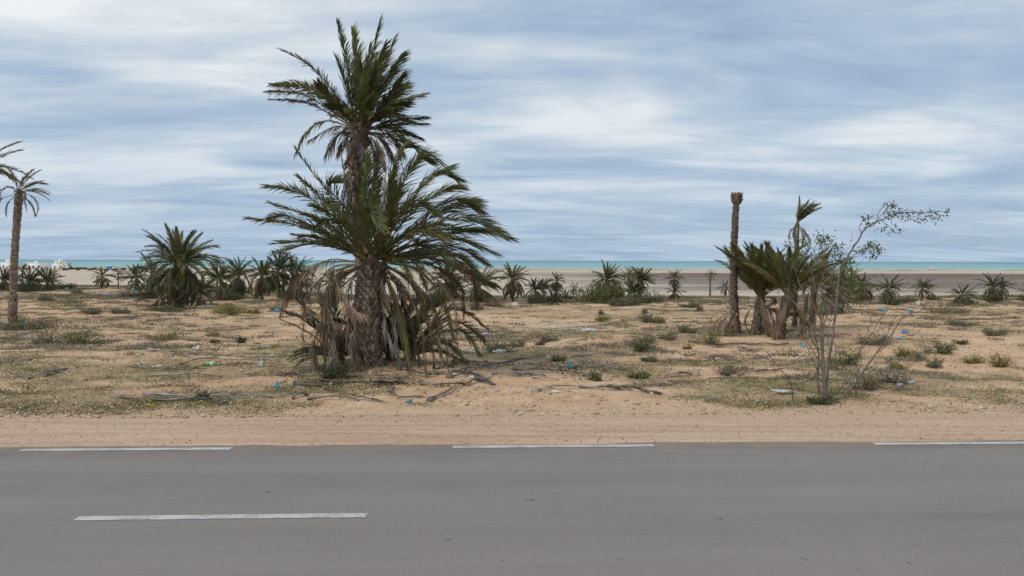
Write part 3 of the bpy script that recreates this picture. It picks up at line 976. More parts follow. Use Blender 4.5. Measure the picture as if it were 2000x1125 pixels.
fillA = [(a, e, ln, k, 'green') for a, e, ln, k in ((100, 62, 2.3, 'stiff'), (70, 45, 2.5, 'arch'), (130, 48, 2.4, 'arch'), (85, 25, 2.5, 'arch'),
         (50, 20, 2.4, 'arch'), (150, 30, 2.4, 'arch'), (110, 5, 2.3, 'droop'), (60, 0, 2.3, 'droop'), (20, 10, 2.2, 'droop'), (165, 8, 2.2, 'droop'),
         (-60, 70, 2.2, 'stiff'), (-110, 68, 2.2, 'stiff'), (-80, 50, 1.9, 'arch'))]
fillA += [(gA.uniform(-180, 180), gA.uniform(15, 85), gA.uniform(1.7, 2.5), 'stiff' if i % 2 else 'arch', 'green') for i in range(9)]
fillA += [(a, -20, 2.2, 'hang', 'dead') for a in (70, 110, 150, 175)]
hand_palm('stout bushy date palm beside the road with long dead fronds hanging to the ground', Y0, (733, 735),
          [(734, 740, 0), (726, 690, 0), (720, 640, 0), (721, 585, 0), (728, 520, 0)], [0.17, 0.21, 0.25, 0.26, 0.23], frA, ddA,
          'date palms beside the road', 21, filler=fillA, bootper=15)

frB = [
    ([(700, 250), (684, 150), (660, 45)], 0.3, {'leaf': 0.30, 'a0': 34}), ([(703, 248), (702, 150), (690, 62)], -0.4, {'a0': 34}),
    ([(706, 246), (722, 140), (742, 42)], 0.2, {'a0': 36}), ([(708, 246), (738, 160), (770, 78)], 0.6, {'a0': 36}),
    ([(710, 246), (748, 170), (785, 110)], -0.4, {'a0': 34}), ([(700, 250), (682, 190), (658, 118)], -0.7, {'a0': 36}),
    ([(710, 248), (755, 195), (786, 148)], -0.9, {'a0': 36}), ([(704, 246), (712, 170), (722, 95)], -0.9),
    ([(706, 246), (728, 170), (752, 90)], -0.8), ([(702, 248), (700, 190), (690, 120)], 0.9),
    ([(706, 246), (718, 180), (735, 110)], 1.0), ([(698, 250), (640, 165), (600, 125), (550, 97)], 0.3, {'leaf': 0.26, 'a0': 36}),
    ([(697, 252), (640, 195), (590, 168), (532, 164)], -0.2, {'leaf': 0.28}), ([(696, 252), (630, 205), (580, 182), (522, 179)], 0.6, {'leaf': 0.28}),
    ([(696, 254), (630, 215), (585, 198), (530, 194)], -0.6, {'leaf': 0.2, 'fam': 'dead', 'a0': 30, 'sparse': 0.2}),
    ([(696, 250), (650, 200), (622, 165)], -0.9, {'a0': 40}),
    ([(712, 250), (765, 205), (826, 184)], 0.3, {'leaf': 0.26}), ([(712, 251), (760, 218), (796, 200)], -0.6, {'leaf': 0.26}),
    ([(714, 252), (770, 235), (828, 230)], -0.3, {'leaf': 0.26}), ([(714, 253), (770, 243), (828, 242)], 0.5, {'leaf': 0.24}),
    ([(714, 254), (765, 250), (818, 270)], -0.5, {'leaf': 0.26}), ([(712, 249), (760, 200), (790, 168)], 0.8),
    ([(712, 250), (745, 225), (780, 225)], -1.1, {'leaf': 0.28}), ([(700, 252), (670, 215), (640, 205)], -1.1, {'leaf': 0.28}),
    ([(706, 250), (715, 215), (725, 190)], -1.0, {'leaf': 0.3}),
    ([(698, 254), (640, 236), (600, 258), (576, 302)], 0.2, {'leaf': 0.2, 'fam': 'yel', 'a0': 36, 'droop': 0.3}),
    ([(718, 258), (785, 276), (850, 308), (898, 362)], -0.2, {'leaf': 0.24, 'a0': 30, 'pairs': 70, 'droop': 0.25}),
]
ddB = [
    ([(698, 256), (655, 248), (604, 274)], -0.2, {'leaf': 0.22}), ([(700, 258), (662, 262), (637, 300)], -0.4, {'leaf': 0.26}),
    ([(712, 262), (740, 285), (752, 328)], -0.8, {'leaf': 0.2}), ([(702, 262), (705, 290), (714, 330)], -0.7, {'leaf': 0.18, 'fam': 'grey'}),
    ([(716, 260), (750, 275), (768, 312)], 0.3, {'leaf': 0.26}), ([(692, 264), (668, 298), (676, 350), (690, 380)], 0.0, {'leaf': 0.1, 'sparse': 0.6, 'bare': 0.4}),
    ([(718, 260), (765, 265), (788, 300)], 0.6, {'leaf': 0.24}), ([(690, 330), (676, 345), (680, 400), (672, 430)], -0.3, {'leaf': 0.18}),
    ([(714, 258), (745, 262), (775, 290), (790, 345)], 0.4, {'leaf': 0.1, 'sparse': 0.6}),
    ([(700, 262), (688, 280), (683, 300)], -0.5, {'leaf': 0.14}), ([(692, 262), (672, 275), (660, 300)], 0.4, {'leaf': 0.2}),
]
fillB = [(a, e, ln, k, 'green') for a, e, ln, k in ((90, 65, 1.9, 'stiff'), (70, 40, 1.9, 'arch'), (120, 45, 1.8, 'arch'), (100, 20, 1.7, 'arch'),
         (-90, 60, 1.7, 'stiff'), (-70, 30, 1.5, 'arch'), (-115, 32, 1.5, 'arch'), (45, 15, 1.6, 'arch'), (140, 15, 1.6, 'arch'))]
fillB += [(gA.uniform(-180, 180), gA.uniform(20, 85), gA.uniform(1.2, 1.8), 'stiff' if i % 2 else 'arch', 'green') for i in range(4)]
fillB += [(a, -10, 1.2, 'droop', 'dead') for a in (30, 70, 110, 150, -80)]
hand_palm('tall slim date palm rising behind the stout bushy palm, its ragged crown highest in view', Y0 + 1.0, (722, 725),
          [(722, 725, 0), (716, 600, 0), (704, 460, 0), (692, 340, 0), (704, 252, 0)], [0.16, 0.14, 0.125, 0.12, 0.13], frB, ddB,
          'date palms beside the road', 22, warm=False, filler=fillB, bootper=9)


def sucker(label, base_px, Y, fronds, n, fl, seed, fam='green'):
    g = np.random.default_rng(seed)
    p = P(base_px[0], base_px[1], Y)
    base = on(p.x, Y)
    root = thing('palm_sucker', label, 'palm shoot', base, 'young palm shoots at the foot of the stout palm')
    hb = MB()
    tube(hb, [(0, 0, -0.08), (0, 0, 0.12), (0, 0, 0.3)], [0.12, 0.14, 0.04], 8, 0, True, 0.25)
    hb.build('crown_heart', [MT['boot_dark']], root)
    for f in fronds:
        m = MB()
        kw = dict(f[2]) if len(f) > 2 else {}
        fm = kw.pop('fam', fam)
        args = dict(leaf=0.36, pairs=70, a0=44, a1=20, lift=0.3, lj=0.45, droop=0.05, width=0.026, rad=0.016, twist=g.normal(0, 0.6), g=g)
        args.update(kw)
        frond_geo(m, px_curve(f[0], Y, f[1], base=base), **args)
        m.build('frond', [MT[x] for x in FAM[fm]], root)
    for i in range(n):
        az = i * 2.4 + g.normal(0, 0.2); e = R(g.uniform(25, 80))
        f = obj('frond', lib_mesh('stiff' if e > R(45) else 'arch', 2, fam, int(g.integers(0, 3))), root)
        f.matrix_local = frond_matrix(Vector((0, 0, 0.1)), az, e, fl * g.uniform(0.75, 1.1), g.normal(0, 0.5), 0.0)


sucker('dark green palm shoots left of the stout palm trunk', (662, 705), Y0 + 0.8,
       [([(660, 700), (620, 640), (578, 582)], 0.2), ([(658, 700), (610, 636), (552, 606)], -0.1, {'leaf': 0.34}), ([(656, 702), (610, 655), (548, 624)], -0.2, {'leaf': 0.12, 'fam': 'yel'}),
        ([(662, 700), (640, 630), (622, 570)], 0.4), ([(664, 700), (655, 620), (648, 560)], 0.1)], 22, 1.35, 31, 'blue')
sucker('spreading palm shoots right of the stout palm trunk', (800, 690), Y0 + 1.1,
       [([(800, 690), (860, 612), (905, 608), (948, 640)], 0.1), ([(802, 690), (870, 636), (910, 636), (944, 664)], -0.3, {'leaf': 0.36}), ([(802, 692), (860, 650), (905, 650), (936, 692)], -0.5),
        ([(803, 694), (850, 672), (880, 676), (905, 700)], -0.4, {'leaf': 0.22}), ([(804, 696), (850, 685), (890, 700), (925, 716)], -0.4, {'leaf': 0.16, 'fam': 'yel'}),
        ([(800, 690), (830, 610), (860, 590)], 0.5)], 20, 1.45, 32, 'green')
sucker('upright palm shoots hidden behind the stout palm trunk', (762, 695), Y0 + 1.3, [], 20, 1.7, 33, 'blue')

# --- other palms; pixel base -> ground point, sizes in photo pixels times distance
GROUPS = {'edge': 'date palms along the far edge of the field', 'clump': 'date palms of the clump right of centre', 'left': 'tall palms at the left edge'}


def ppalm(label, bx, by, cx, cy, flpx, rpx=None, Y=None, **kw):
    b = G(bx, by) if Y is None else on(P(bx, by, Y).x, Y)
    s = b.y / FPX
    top = P(cx, cy, b.y)
    h = max(0.1, top.z - b.z)
    q_ = np.random.default_rng(int(bx * 5 + by))
    lean = (top.x - b.x, 0.0)
    if not kw.get('boot'):
        kw.setdefault('wind', float(q_.uniform(0.0, 0.32)))
        flpx = flpx * q_.uniform(0.85, 1.15)
        kw.setdefault('el', (float(q_.uniform(78, 88)), float(q_.uniform(-45, 5))))
    grp = kw.pop('g', 'edge')
    fl = flpx * s * (1.0 if kw.get('boot') else 1.1)
    return palm(label, b, h, fl, r=(rpx * s if rpx else max(0.06, fl * 0.06)), lean=lean, group=GROUPS[grp], **kw)


# left edge
ppalm('tall bare-trunked date palm near the left edge with sparse windswept fronds', 24, 628, 37, 378, 62, 6.5, n=12, dead=5, lod=2, wind=0.9, el=(75, 0), seed=1, g='left', boot=True, warm=True, skirt='arch', bend=-0.05, fam='yel', deadfam='grey')
ppalm('tall date palm at the left edge with only its frond tips in view', -45, 632, -42, 335, 88, 7, n=18, dead=5, lod=2, wind=0.45, el=(70, -15), seed=2, g='left', boot=True, warm=True, skirt='droop', fam='yel')
# bushy palm left of centre
ppalm('bushy date palm with a skirt of grey dead fronds left of the stout palm', 349, 602, 350, 518, 80, 6, n=92, dead=26, lod=2, wind=0.06, el=(84, -38), seed=3, boot=True, deadfam='grey')
for i, (lb, bx, by, cx, cy, fl, n, fam) in enumerate([
    ('low dark palm thicket at the left foot of the bushy palm', 318, 598, 318, 585, 45, 26, 'blue'),
    ('low dark palm thicket at the right foot of the bushy palm', 388, 596, 390, 578, 48, 28, 'blue'),
    ('dark palm offshoot directly behind the bushy palm', 352, 590, 356, 566, 50, 30, 'blue'),
]):
    ppalm(lb, bx, by, cx, cy, fl, 4, n=n, dead=6, lod=1, seed=10 + i, fam=fam, wind=0.05, el=(80, -10))

far = [
    # label, base px, crown px, frond px, n, dead, kw
    ('big pale bushy palm cut by the left edge of the field', 6, 566, 8, 548, 32, 26, 6, {'fam': 'blue'}),
    ('low bushy palm below the long low white house', 62, 567, 58, 552, 32, 28, 6, {'fam': 'blue'}),
    ('small dark palm just right of the leftmost trunk before the white house', 44, 566, 44, 528, 18, 18, 3, {}),
    ('low spreading palm below the white houses', 92, 566, 92, 554, 32, 26, 6, {}),
    ('round palm crown in front of the right white house', 100, 560, 101, 540, 17, 24, 3, {'fam': 'green'}),
    ('small ragged palm standing alone on the pale flat', 200, 563, 199, 541, 20, 18, 8, {}),
    ('slim little palm right of the small ragged palm', 231, 562, 231, 535, 15, 14, 4, {}),
    ('grey-green bushy palm left of the bushy skirted palm', 264, 566, 266, 545, 36, 26, 6, {'fam': 'blue'}),
    ('hazy palm crown touching the left side of the skirted palm', 296, 570, 296, 535, 34, 24, 6, {'fam': 'blue'}),
    ('slender palm top poking up right of the skirted palm', 424, 572, 424, 515, 16, 16, 3, {}),
    ('olive palm leaning right of the skirted palm', 430, 584, 432, 548, 46, 28, 8, {}),
    ('grey-green palm between the skirted palm and the windblown round palm', 466, 578, 466, 540, 38, 26, 6, {'fam': 'blue'}),
    ('round windblown palm with a full brown skirt left of the stout palm', 512, 587, 511, 540, 46, 36, 16, {'wind': 0.28, 'lod': 1}),
    ('palm behind the round windblown palm, half hidden', 545, 580, 543, 530, 36, 26, 6, {'fam': 'blue'}),
    ('thin tall palm on the skyline, left of a twin pair', 552, 575, 552, 498, 16, 16, 2, {'r': 2}),
    ('thin tall palm on the skyline, right of a twin pair', 571, 576, 571, 505, 17, 16, 2, {'r': 2}),
    ('dark palm below the skyline twins', 575, 582, 576, 533, 34, 28, 6, {}),
    ('dark low palm bush left of the hanging dead fronds', 580, 584, 582, 560, 34, 24, 6, {'fam': 'blue'}),
    ('dry grey fan of a dead palm seen through the hanging fronds', 600, 582, 600, 553, 20, 6, 16, {'skirt': 'stiff', 'deadfam': 'grey'}),
    ('green palm behind the left hanging dead fronds', 648, 584, 650, 555, 36, 24, 6, {'fam': 'green'}),
    ('dark green palm just right of the stout palm crown', 872, 584, 872, 548, 46, 28, 6, {}),
    ('low feathery palm below the right dead fronds', 878, 588, 880, 570, 46, 28, 4, {'fam': 'blue'}),
    ('broad palm with drooping pale fronds right of the stout palm', 937, 590, 936, 560, 46, 32, 10, {'lod': 1}),
    ('windblown palm with a brown fan skirt at the middle of the field edge', 1001, 589, 1001, 549, 40, 30, 16, {'wind': 0.16, 'skirt': 'droop', 'lod': 1}),
    ('bluish bushy palm right of the brown skirted palm', 1044, 587, 1045, 566, 28, 28, 4, {'fam': 'blue'}),
    ('bluish spiky palm in the middle thicket', 1061, 588, 1062, 565, 22, 24, 3, {'fam': 'blue'}),
    ('small palm standing up out of the middle thicket', 1088, 586, 1088, 550, 21, 24, 6, {}),
    ('low palm under the small upright thicket palm', 1084, 590, 1085, 570, 18, 20, 4, {}),
    ('dark spiky rosette at the front of the middle thicket', 1078, 595, 1078, 590, 24, 24, 2, {'fam': 'blue'}),
    ('dark low rosette at the right end of the middle thicket', 1106, 590, 1106, 584, 18, 20, 2, {'fam': 'blue'}),
    ('tiny lone palm on the sand between two thickets', 1120, 580, 1120, 562, 11, 12, 5, {}),
    ('small grey palm left of the big windblown palm', 1166, 582, 1166, 562, 20, 16, 8, {'fam': 'blue', 'deadfam': 'grey'}),
    ('windblown palm with upright green plume and brown skirt right of centre', 1183, 584, 1184, 550, 38, 28, 12, {'wind': 0.3, 'tuft': 0.3, 'skirt': 'droop', 'lod': 1}),
    ('small dark palm at the right foot of the windblown plume palm', 1196, 584, 1196, 566, 18, 18, 4, {'fam': 'blue'}),
    ('thin palm left of the round grey palm', 1228, 580, 1228, 539, 18, 18, 5, {'r': 2}),
    ('round grey-green palm with hanging skirt right of centre', 1250, 588, 1250, 549, 30, 32, 14, {'lod': 1, 'deadfam': 'grey'}),
    ('dark bush palm at the left foot of the round grey palm', 1238, 590, 1238, 572, 22, 26, 4, {'fam': 'blue'}),
    ('two-tier palm upper crown standing alone over the mud flat', 1317, 586, 1317, 544, 21, 24, 10, {'lod': 1}),
    ('low rosette palm at the foot of the two-tier palm', 1317, 588, 1317, 572, 22, 24, 3, {'fam': 'blue'}),
    ('thin leaning-crowned palm alone left of the headless trunk', 1387, 580, 1387, 537, 14, 12, 2, {'wind': 0.4, 'r': 2}),
    ('small grey palm just left of the headless trunk', 1417, 580, 1417, 563, 16, 16, 4, {'fam': 'blue'}),
    ('dark palm hidden behind the leafy branch tree', 1682, 586, 1684, 562, 30, 26, 8, {'fam': 'blue'}),
    ('low dark palm left of the round palm by the mud flat', 1662, 586, 1660, 560, 26, 26, 6, {}),
    ('round dense dark palm in front of the mud flat', 1734, 592, 1735, 566, 32, 34, 14, {'lod': 1, 'deadfam': 'grey', 'el': (80, -48)}),
    ('small pale palm between the round and the squat palm', 1800, 586, 1801, 563, 24, 22, 6, {}),
    ('squat dark palm right of the small pale palm', 1879, 592, 1879, 578, 26, 26, 8, {'fam': 'blue', 'lod': 1, 'el': (80, -48)}),
    ('taller of the paired palms near the right edge', 1940, 589, 1938, 561, 27, 26, 8, {'fam': 'blue', 'el': (80, -48)}),
    ('slimmer of the paired palms near the right edge', 1957, 588, 1958, 562, 24, 18, 8, {'fam': 'blue'}),
    ('palm cut by the right edge of the picture', 2004, 588, 2004, 574, 20, 20, 6, {'fam': 'blue', 'el': (80, -48)}),
]
for i, (lb, bx, by, cx, cy, fl, n, dd, kw) in enumerate(far):
    kw = dict(kw)
    rp = kw.pop('r', None)
    lod = kw.pop('lod', 0)
    ppalm(lb, bx, by, cx, cy, fl, rp, n=int(n * 1.5), dead=int(dd * 1.5), lod=max(lod, 1 if fl >= 34 else 0), parts=fl >= 24, seed=100 + i, **kw)

# right clump
def stump():
    b = G(1436, 650)
    s = b.y / FPX
    root = thing('headless_palm_trunk', 'tall headless palm trunk left of the palm clump', 'palm trunk', b, GROUPS['clump'])
    ctrl = [Vector((0, 0, -0.15))] + [P(x, y, b.y) - b for x, y in ((1434, 600), (1433, 520), (1435, 450), (1438, 400), (1439, 390))]
    rd = np.array([11, 7.0, 6.2, 5.8, 5.2, 4.6, 4.8]) * s
    mb = MB(); pts = trunk_geo(mb, ctrl, rd, 14, 34)
    tk = mb.build('trunk', [MT['trunk']], root)
    bb = MB(); boots(bb, pts[1:], rd, pitch=0.075, per=11, size=0.085, out=0.04)
    tag(bb.build('leaf_bases', [MT['boot_dark']], tk), kind='stuff')
    hb = MB(); top = pts[-1]
    tube(hb, [top - np.array([0, 0, 0.1]), top + np.array([0, 0, 0.06]), top + np.array([0.01, 0, 0.2]), top + np.array([0, 0, 0.24])], [0.11, 0.15, 0.16, 0.09], 10, 0, True, 0.5)
    boots(hb, [top - np.array([0, 0, 0.12]), top + np.array([0, 0, 0.24])], [0.12, 0.15], pitch=0.055, per=11, size=0.09, out=0.07, up=0.8)
    hb.build('dead_head', [MT['trunk']], root)
    g = np.random.default_rng(77)
    return root


stump()
ppalm('left green palm of the clump with a stubby dark trunk', 1474, 652, 1486, 586, 120, 8.5, n=36, yel=0.12, dead=6, lod=2, seed=51, wind=0.02, stiff=20, el=(89, 46), g='clump', boot=True, flare=1.5, deadfam='dead', skirt='droop')
ppalm('right leaning palm of the clump with ochre inner fronds', 1518, 660, 1540, 580, 108, 9.5, n=36, yel=0.4, dead=7, lod=2, seed=52, wind=0.08, stiff=20, el=(88, 36), g='clump', boot=True, fam='green', flare=1.4, deadfam='dead', skirt='droop')
ppalm('slim palm behind the clump with a windblown top plume', 1552, 640, 1557, 438, 56, 4.0, n=20, dead=8, lod=2, seed=53, wind=0.42, el=(88, 62), g='clump', boot=True, tuft=0.25, skirt='droop', fam='green', deadfam='grey')
ppalm('olive bushy palm behind the leafy branch tree', 1585, 640, 1590, 560, 72, 6, n=24, dead=6, lod=2, seed=54, wind=0.05, el=(82, 0), g='clump', fam='green', deadfam='grey')
ppalm('dark palm at the right side of the clump', 1640, 610, 1642, 565, 48, 5, n=26, dead=6, lod=1, seed=55, wind=0.05, el=(82, -5), g='clump', fam='green', deadfam='grey')

# ------------------------------------------------------------------ broad-leaved tree at the right
def leafy_tree():
    b = G(1610, 780)
    Y = b.y
    root = thing('broadleaf_tree', 'thin pruned tree with bare twigs and one long leafy bough', 'tree', b)
    g = np.random.default_rng(9)

    def br(pp, r, name='branch', mat='bark', d=0.0, sides=6, n=None):
        mb = MB()
        pts = px_curve(pp, Y, d, n=n or max(8, 5 * len(pp)), base=b)
        pts = pts + np.concatenate([[[0, 0, 0]], g.normal(0, 0.008, (len(pts) - 1, 3))])
        tube(mb, pts, r, sides, 0, True, 0.15)
        mb.build(name, [MT[mat]], root)
        return pts
    k = Y / FPX
    mb = MB()
    pts = px_curve([(1612, 786), (1609, 740), (1606, 680), (1604, 622)], Y, 0, 14, b)
    tube(mb, pts, np.array([5.6, 3.7, 3.3, 3.5, 3.2]) * k, 9, 0, True, 0.2)
    mb.build('trunk', [MT['bark']], root)
    br([(1601, 770), (1597, 735), (1600, 690)], [2.6 * k, 2.4 * k, 2.0 * k], 'branch')
    bough = br([(1612, 770), (1622, 690), (1632, 610), (1642, 530), (1662, 490), (1690, 448), (1716, 431), (1758, 416), (1800, 415), (1852, 413)],
               np.array([2.4, 2.2, 2.1, 2.0, 1.8, 1.5, 1.2, 0.9, 0.7, 0.4]) * k, d=0.5, n=50)
    tw = []
    T = lambda pp, r=1.2, mat='bark', d=0.5: tw.append((pp, br(pp, [r * 0.62 * k, 0.38 * k], 'twig', mat, d, 4)))
    T([(1684, 457), (1679, 444), (1684, 432), (1698, 424)], 1.4)
    T([(1712, 434), (1718, 412), (1730, 402), (1742, 400)], 1.4)
    T([(1705, 438), (1722, 420), (1735, 404)], 1.0)
    T([(1700, 440), (1735, 424), (1752, 412)], 1.0)
    T([(1648, 512), (1675, 495), (1700, 490), (1712, 494)], 1.6)
    T([(1664, 490), (1690, 488), (1708, 482), (1720, 488)], 1.2)
    T([(1735, 424), (1745, 440), (1755, 448), (1762, 460)], 0.9)
    T([(1720, 430), (1735, 442), (1752, 455), (1765, 452)], 0.9)
    T([(1760, 416), (1775, 425), (1790, 432), (1800, 438)], 0.9)
    T([(1790, 415), (1810, 420), (1825, 428)], 0.8)
    T([(1752, 418), (1768, 410), (1790, 412)], 0.8)
    T([(1664, 472), (1662, 470), (1665, 455)], 0.8)
    # crown to the left of the bough
    T([(1604, 625), (1585, 590), (1565, 562), (1556, 545)], 2.6, 'twig_pale', -0.2)
    T([(1590, 575), (1592, 555), (1582, 525), (1568, 505)], 1.6, 'twig_pale', -0.3)
    T([(1590, 572), (1615, 545), (1642, 522)], 1.6, 'twig_pale', -0.3)
    T([(1566, 563), (1552, 525), (1545, 505)], 1.2, 'twig_pale', -0.2)
    T([(1640, 545), (1600, 510), (1578, 490), (1562, 468)], 1.8)
    T([(1625, 530), (1600, 500), (1605, 478), (1618, 468)], 1.4)
    T([(1610, 515), (1590, 492), (1598, 470), (1606, 462)], 1.2)
    T([(1642, 530), (1632, 505), (1636, 490), (1630, 478)], 1.2)
    T([(1640, 535), (1618, 500), (1590, 498)], 1.0)
    T([(1600, 512), (1575, 500), (1560, 488)], 1.0)
    T([(1580, 500), (1560, 480), (1540, 472)], 1.0)
    T([(1645, 525), (1655, 500), (1650, 488)], 0.9)
    T([(1606, 640), (1622, 600), (1640, 570), (1650, 540)], 1.6)
    T([(1606, 640), (1615, 610), (1610, 580)], 1.2)
    T([(1607, 645), (1635, 610), (1660, 560)], 1.2)
    # bare lower branches
    T([(1600, 690), (1582, 655), (1568, 620), (1562, 585)], 2.2, 'bark', -0.4)
    T([(1600, 692), (1590, 650), (1578, 615), (1575, 590)], 1.6, 'twig_dark', 0.3)
    T([(1602, 705), (1570, 660), (1555, 640), (1548, 600)], 1.3, 'twig', -0.5)
    T([(1600, 712), (1592, 735), (1570, 746), (1545, 750), (1520, 752)], 1.8, 'twig_dark', -0.4)
    T([(1598, 730), (1585, 700), (1575, 675), (1555, 655)], 1.3, 'twig', -0.4)
    T([(1552, 790), (1542, 745), (1515, 712), (1475, 690), (1420, 665)], 1.5, 'twig_dark', 0.2)
    T([(1515, 712), (1500, 690), (1485, 680)], 0.8, 'twig_dark', 0.2)
    # right-hand stems
    S1 = [(1642, 782), (1672, 745), (1712, 690), (1735, 660), (1765, 620), (1800, 606), (1824, 603)]
    T(S1, 3.2, 'bark', -0.3)
    T([(1672, 782), (1674, 735), (1677, 690), (1700, 655), (1730, 640), (1760, 622)], 2.2, 'bark', 0.3)
    T([(1640, 765), (1660, 720), (1690, 675), (1735, 672)], 1.5, 'twig', 0.2)
    T([(1700, 655), (1722, 620), (1745, 590), (1756, 566)], 1.2, 'twig', 0.2)
    T([(1695, 650), (1702, 620), (1708, 600)], 1.0, 'twig', 0.2)
    T([(1712, 690), (1735, 672), (1750, 640), (1765, 615)], 1.4, 'twig', -0.2)
    T([(1720, 680), (1755, 662), (1790, 650), (1800, 640)], 1.0, 'twig', -0.2)
    T([(1730, 660), (1742, 630), (1752, 615)], 1.0, 'twig_dark', -0.2)
    T([(1612, 780), (1640, 768), (1668, 752), (1690, 758)], 1.4, 'twig', -0.4)
    T([(1612, 783), (1650, 777), (1690, 772)], 1.4, 'twig', -0.3)
    for q in range(14):                          # thin dry sprays
        x0, y0 = g.uniform(1560, 1740), g.uniform(600, 760)
        dx = g.uniform(-40, 55)
        T([(x0, y0), (x0 + dx * 0.5, y0 - g.uniform(10, 40)), (x0 + dx, y0 - g.uniform(25, 75))], 0.7, 'twig', g.uniform(-0.7, 0.7))
    for q in range(18):
        x0, y0 = g.normal(1608, 34), g.uniform(520, 625)
        dx = g.uniform(-45, 45)
        T([(x0, y0), (x0 + dx * 0.6, y0 - g.uniform(0, 22)), (x0 + dx, y0 + g.uniform(-30, 25))], 0.6, 'twig', g.uniform(-0.6, 0.6))
    # leaves
    lm = MB()

    def leaves(c, n, spread, size=0.085):
        n = int(n * 1.9)
        c = np.array(P(c[0], c[1], Y + 0.5 + g.normal(0, 0.1)) - b)
        for q in range(n):
            p = c + g.normal(0, 1, 3) * np.array([spread[0], (spread[0] + spread[1]) / 2, spread[1]]) * k
            d = unit(np.array([g.normal(0.25, 0.7), g.normal(0, 0.7), g.normal(0.0, 0.7)]))
            w = unit(np.cross(d, g.normal(0, 1, 3)))
            l = size * g.uniform(0.6, 1.15)
            lm.add([p, p + d * l * 0.5 + w * l * 0.17, p + d * l, p + d * l * 0.5 - w * l * 0.17], [[0, 1, 2], [0, 2, 3]], 0)
    for c, n, sp in [((1694, 426), 26, (6, 6)), ((1740, 401), 34, (7, 5)), ((1742, 420), 26, (10, 5)), ((1752, 412), 14, (6, 4)), ((1700, 484), 44, (9, 6)), ((1714, 490), 22, (6, 6)), ((1684, 490), 14, (6, 4)),
                     ((1702, 501), 12, (4, 4)), ((1775, 424), 12, (8, 4)), ((1800, 428), 14, (9, 5)), ((1828, 424), 18, (8, 5)), ((1848, 414), 8, (3, 3)), ((1822, 414), 10, (10, 2)), ((1790, 415), 10, (12, 2)),
                     ((1722, 446), 18, (9, 6)), ((1745, 450), 10, (7, 5)), ((1700, 441), 10, (5, 3)), ((1604, 466), 52, (11, 8)), ((1572, 472), 24, (8, 6)), ((1616, 474), 26, (7, 8)), ((1600, 482), 18, (7, 7)),
                     ((1540, 480), 12, (5, 8)), ((1632, 484), 20, (6, 6)), ((1622, 497), 20, (8, 4)), ((1640, 494), 14, (5, 6)), ((1644, 505), 12, (6, 8)), ((1560, 490), 14, (7, 6)), ((1655, 512), 34, (7, 7)),
                     ((1648, 524), 36, (9, 8)), ((1658, 530), 40, (7, 9)), ((1640, 516), 20, (9, 6)), ((1592, 500), 16, (12, 5)), ((1628, 550), 30, (22, 12)), ((1560, 560), 16, (25, 25)), ((1655, 560), 26, (10, 14)),
                     ((1545, 640), 18, (14, 25)), ((1530, 615), 10, (8, 14)), ((1670, 590), 12, (10, 10)), ((1640, 480), 8, (5, 5))]:
        leaves(c, n, sp)
    for c, n in (((1788, 642), 8), ((1705, 650), 6), ((1640, 600), 10), ((1610, 775), 60)):
        leaves(c, n, (12, 5), 0.06)
    lm.build('foliage', [MT['oleaf']], root)
    return root


leafy_tree()

# ------------------------------------------------------------------ shrubs
def shrub(label, px, py, wpx, hpx, mat='sh_green', dens=1.0, group='low shrubs scattered over the field', loose=0.0, upright=False, name='shrub', leaf=None, stems='twig', seed=None, Y=None):
    b = G(px, py) if Y is None else on(P(px, py, Y).x, Y)
    s = b.y / FPX
    w, h = 1.3 * wpx * s / 2, 1.0 * hpx * s
    g = np.random.default_rng(seed if seed is not None else int(px * 7 + py))
    root = thing(name, label, 'shrub', b, group)
    lf = leaf or max(0.045, min(0.13, 3.0 * s))
    st = MB(); fo = MB()
    k = int(9 + 10 * min(1.5, wpx / 60))
    cl = []
    for q in range(k):
        a = g.uniform(0, 2 * math.pi); rr = math.sqrt(g.random()) * 0.95
        zf = g.uniform(0.25, 1.0) * (1 - 0.55 * rr ** 2)
        tip = np.array([w * rr * math.cos(a), w * 0.8 * rr * math.sin(a), h * zf])
        if upright:
            tip = np.array([w * rr * math.cos(a), w * 0.5 * rr * math.sin(a), h * g.uniform(0.6, 1.05)])
            base = np.array([tip[0] * 0.85, tip[1] * 0.85, -0.03])
        else:
            base = np.array([tip[0] * 0.25, tip[1] * 0.25, -0.03])
        tube(st, spline([base, base * 0.4 + tip * 0.6 + g.normal(0, 0.04, 3) * h, tip], 5), [0.012 * (1 + h), 0.004], 3, 0, False)
        cl.append((base, tip))
    n = int((0.35 + dens) * 34 * k)
    cs = g.integers(0, k, n)
    B_ = np.array([c[0] for c in cl])[cs]; Tp = np.array([c[1] for c in cl])[cs]
    f = g.uniform(0.35 - 0.2 * (not loose) - (0.3 if upright else 0), 1.05, n)[:, None]
    p = B_ + (Tp - B_) * f + g.normal(0, 1, (n, 3)) * np.array([w * 0.16, w * 0.16, h * 0.13])
    p[:, 2] = np.maximum(p[:, 2], 0.01)
    d = unit(g.normal(0, 1, (n, 3)) + np.array([0.1, 0, 1.6 if upright else 0.5]))
    wv = unit(np.cross(d, g.normal(0, 1, (n, 3))))
    l = lf * g.uniform(0.6, 1.3, (n, 1)) * (2.6 if upright else 1.0)
    wd = lf * 0.24 * g.uniform(0.7, 1.3, (n, 1))
    V = np.stack([p, p + d * l * 0.5 + wv * wd, p + d * l, p + d * l * 0.5 - wv * wd], 1).reshape(-1, 3)
    e = np.arange(n) * 4
    fo.add(V, np.concatenate([np.stack([e, e + 1, e + 2], -1), np.stack([e, e + 2, e + 3], -1)]), 0)
    st.build('stems', [MT[stems]], root)
    fo.build('foliage', [MT[mat]], root)
    return root


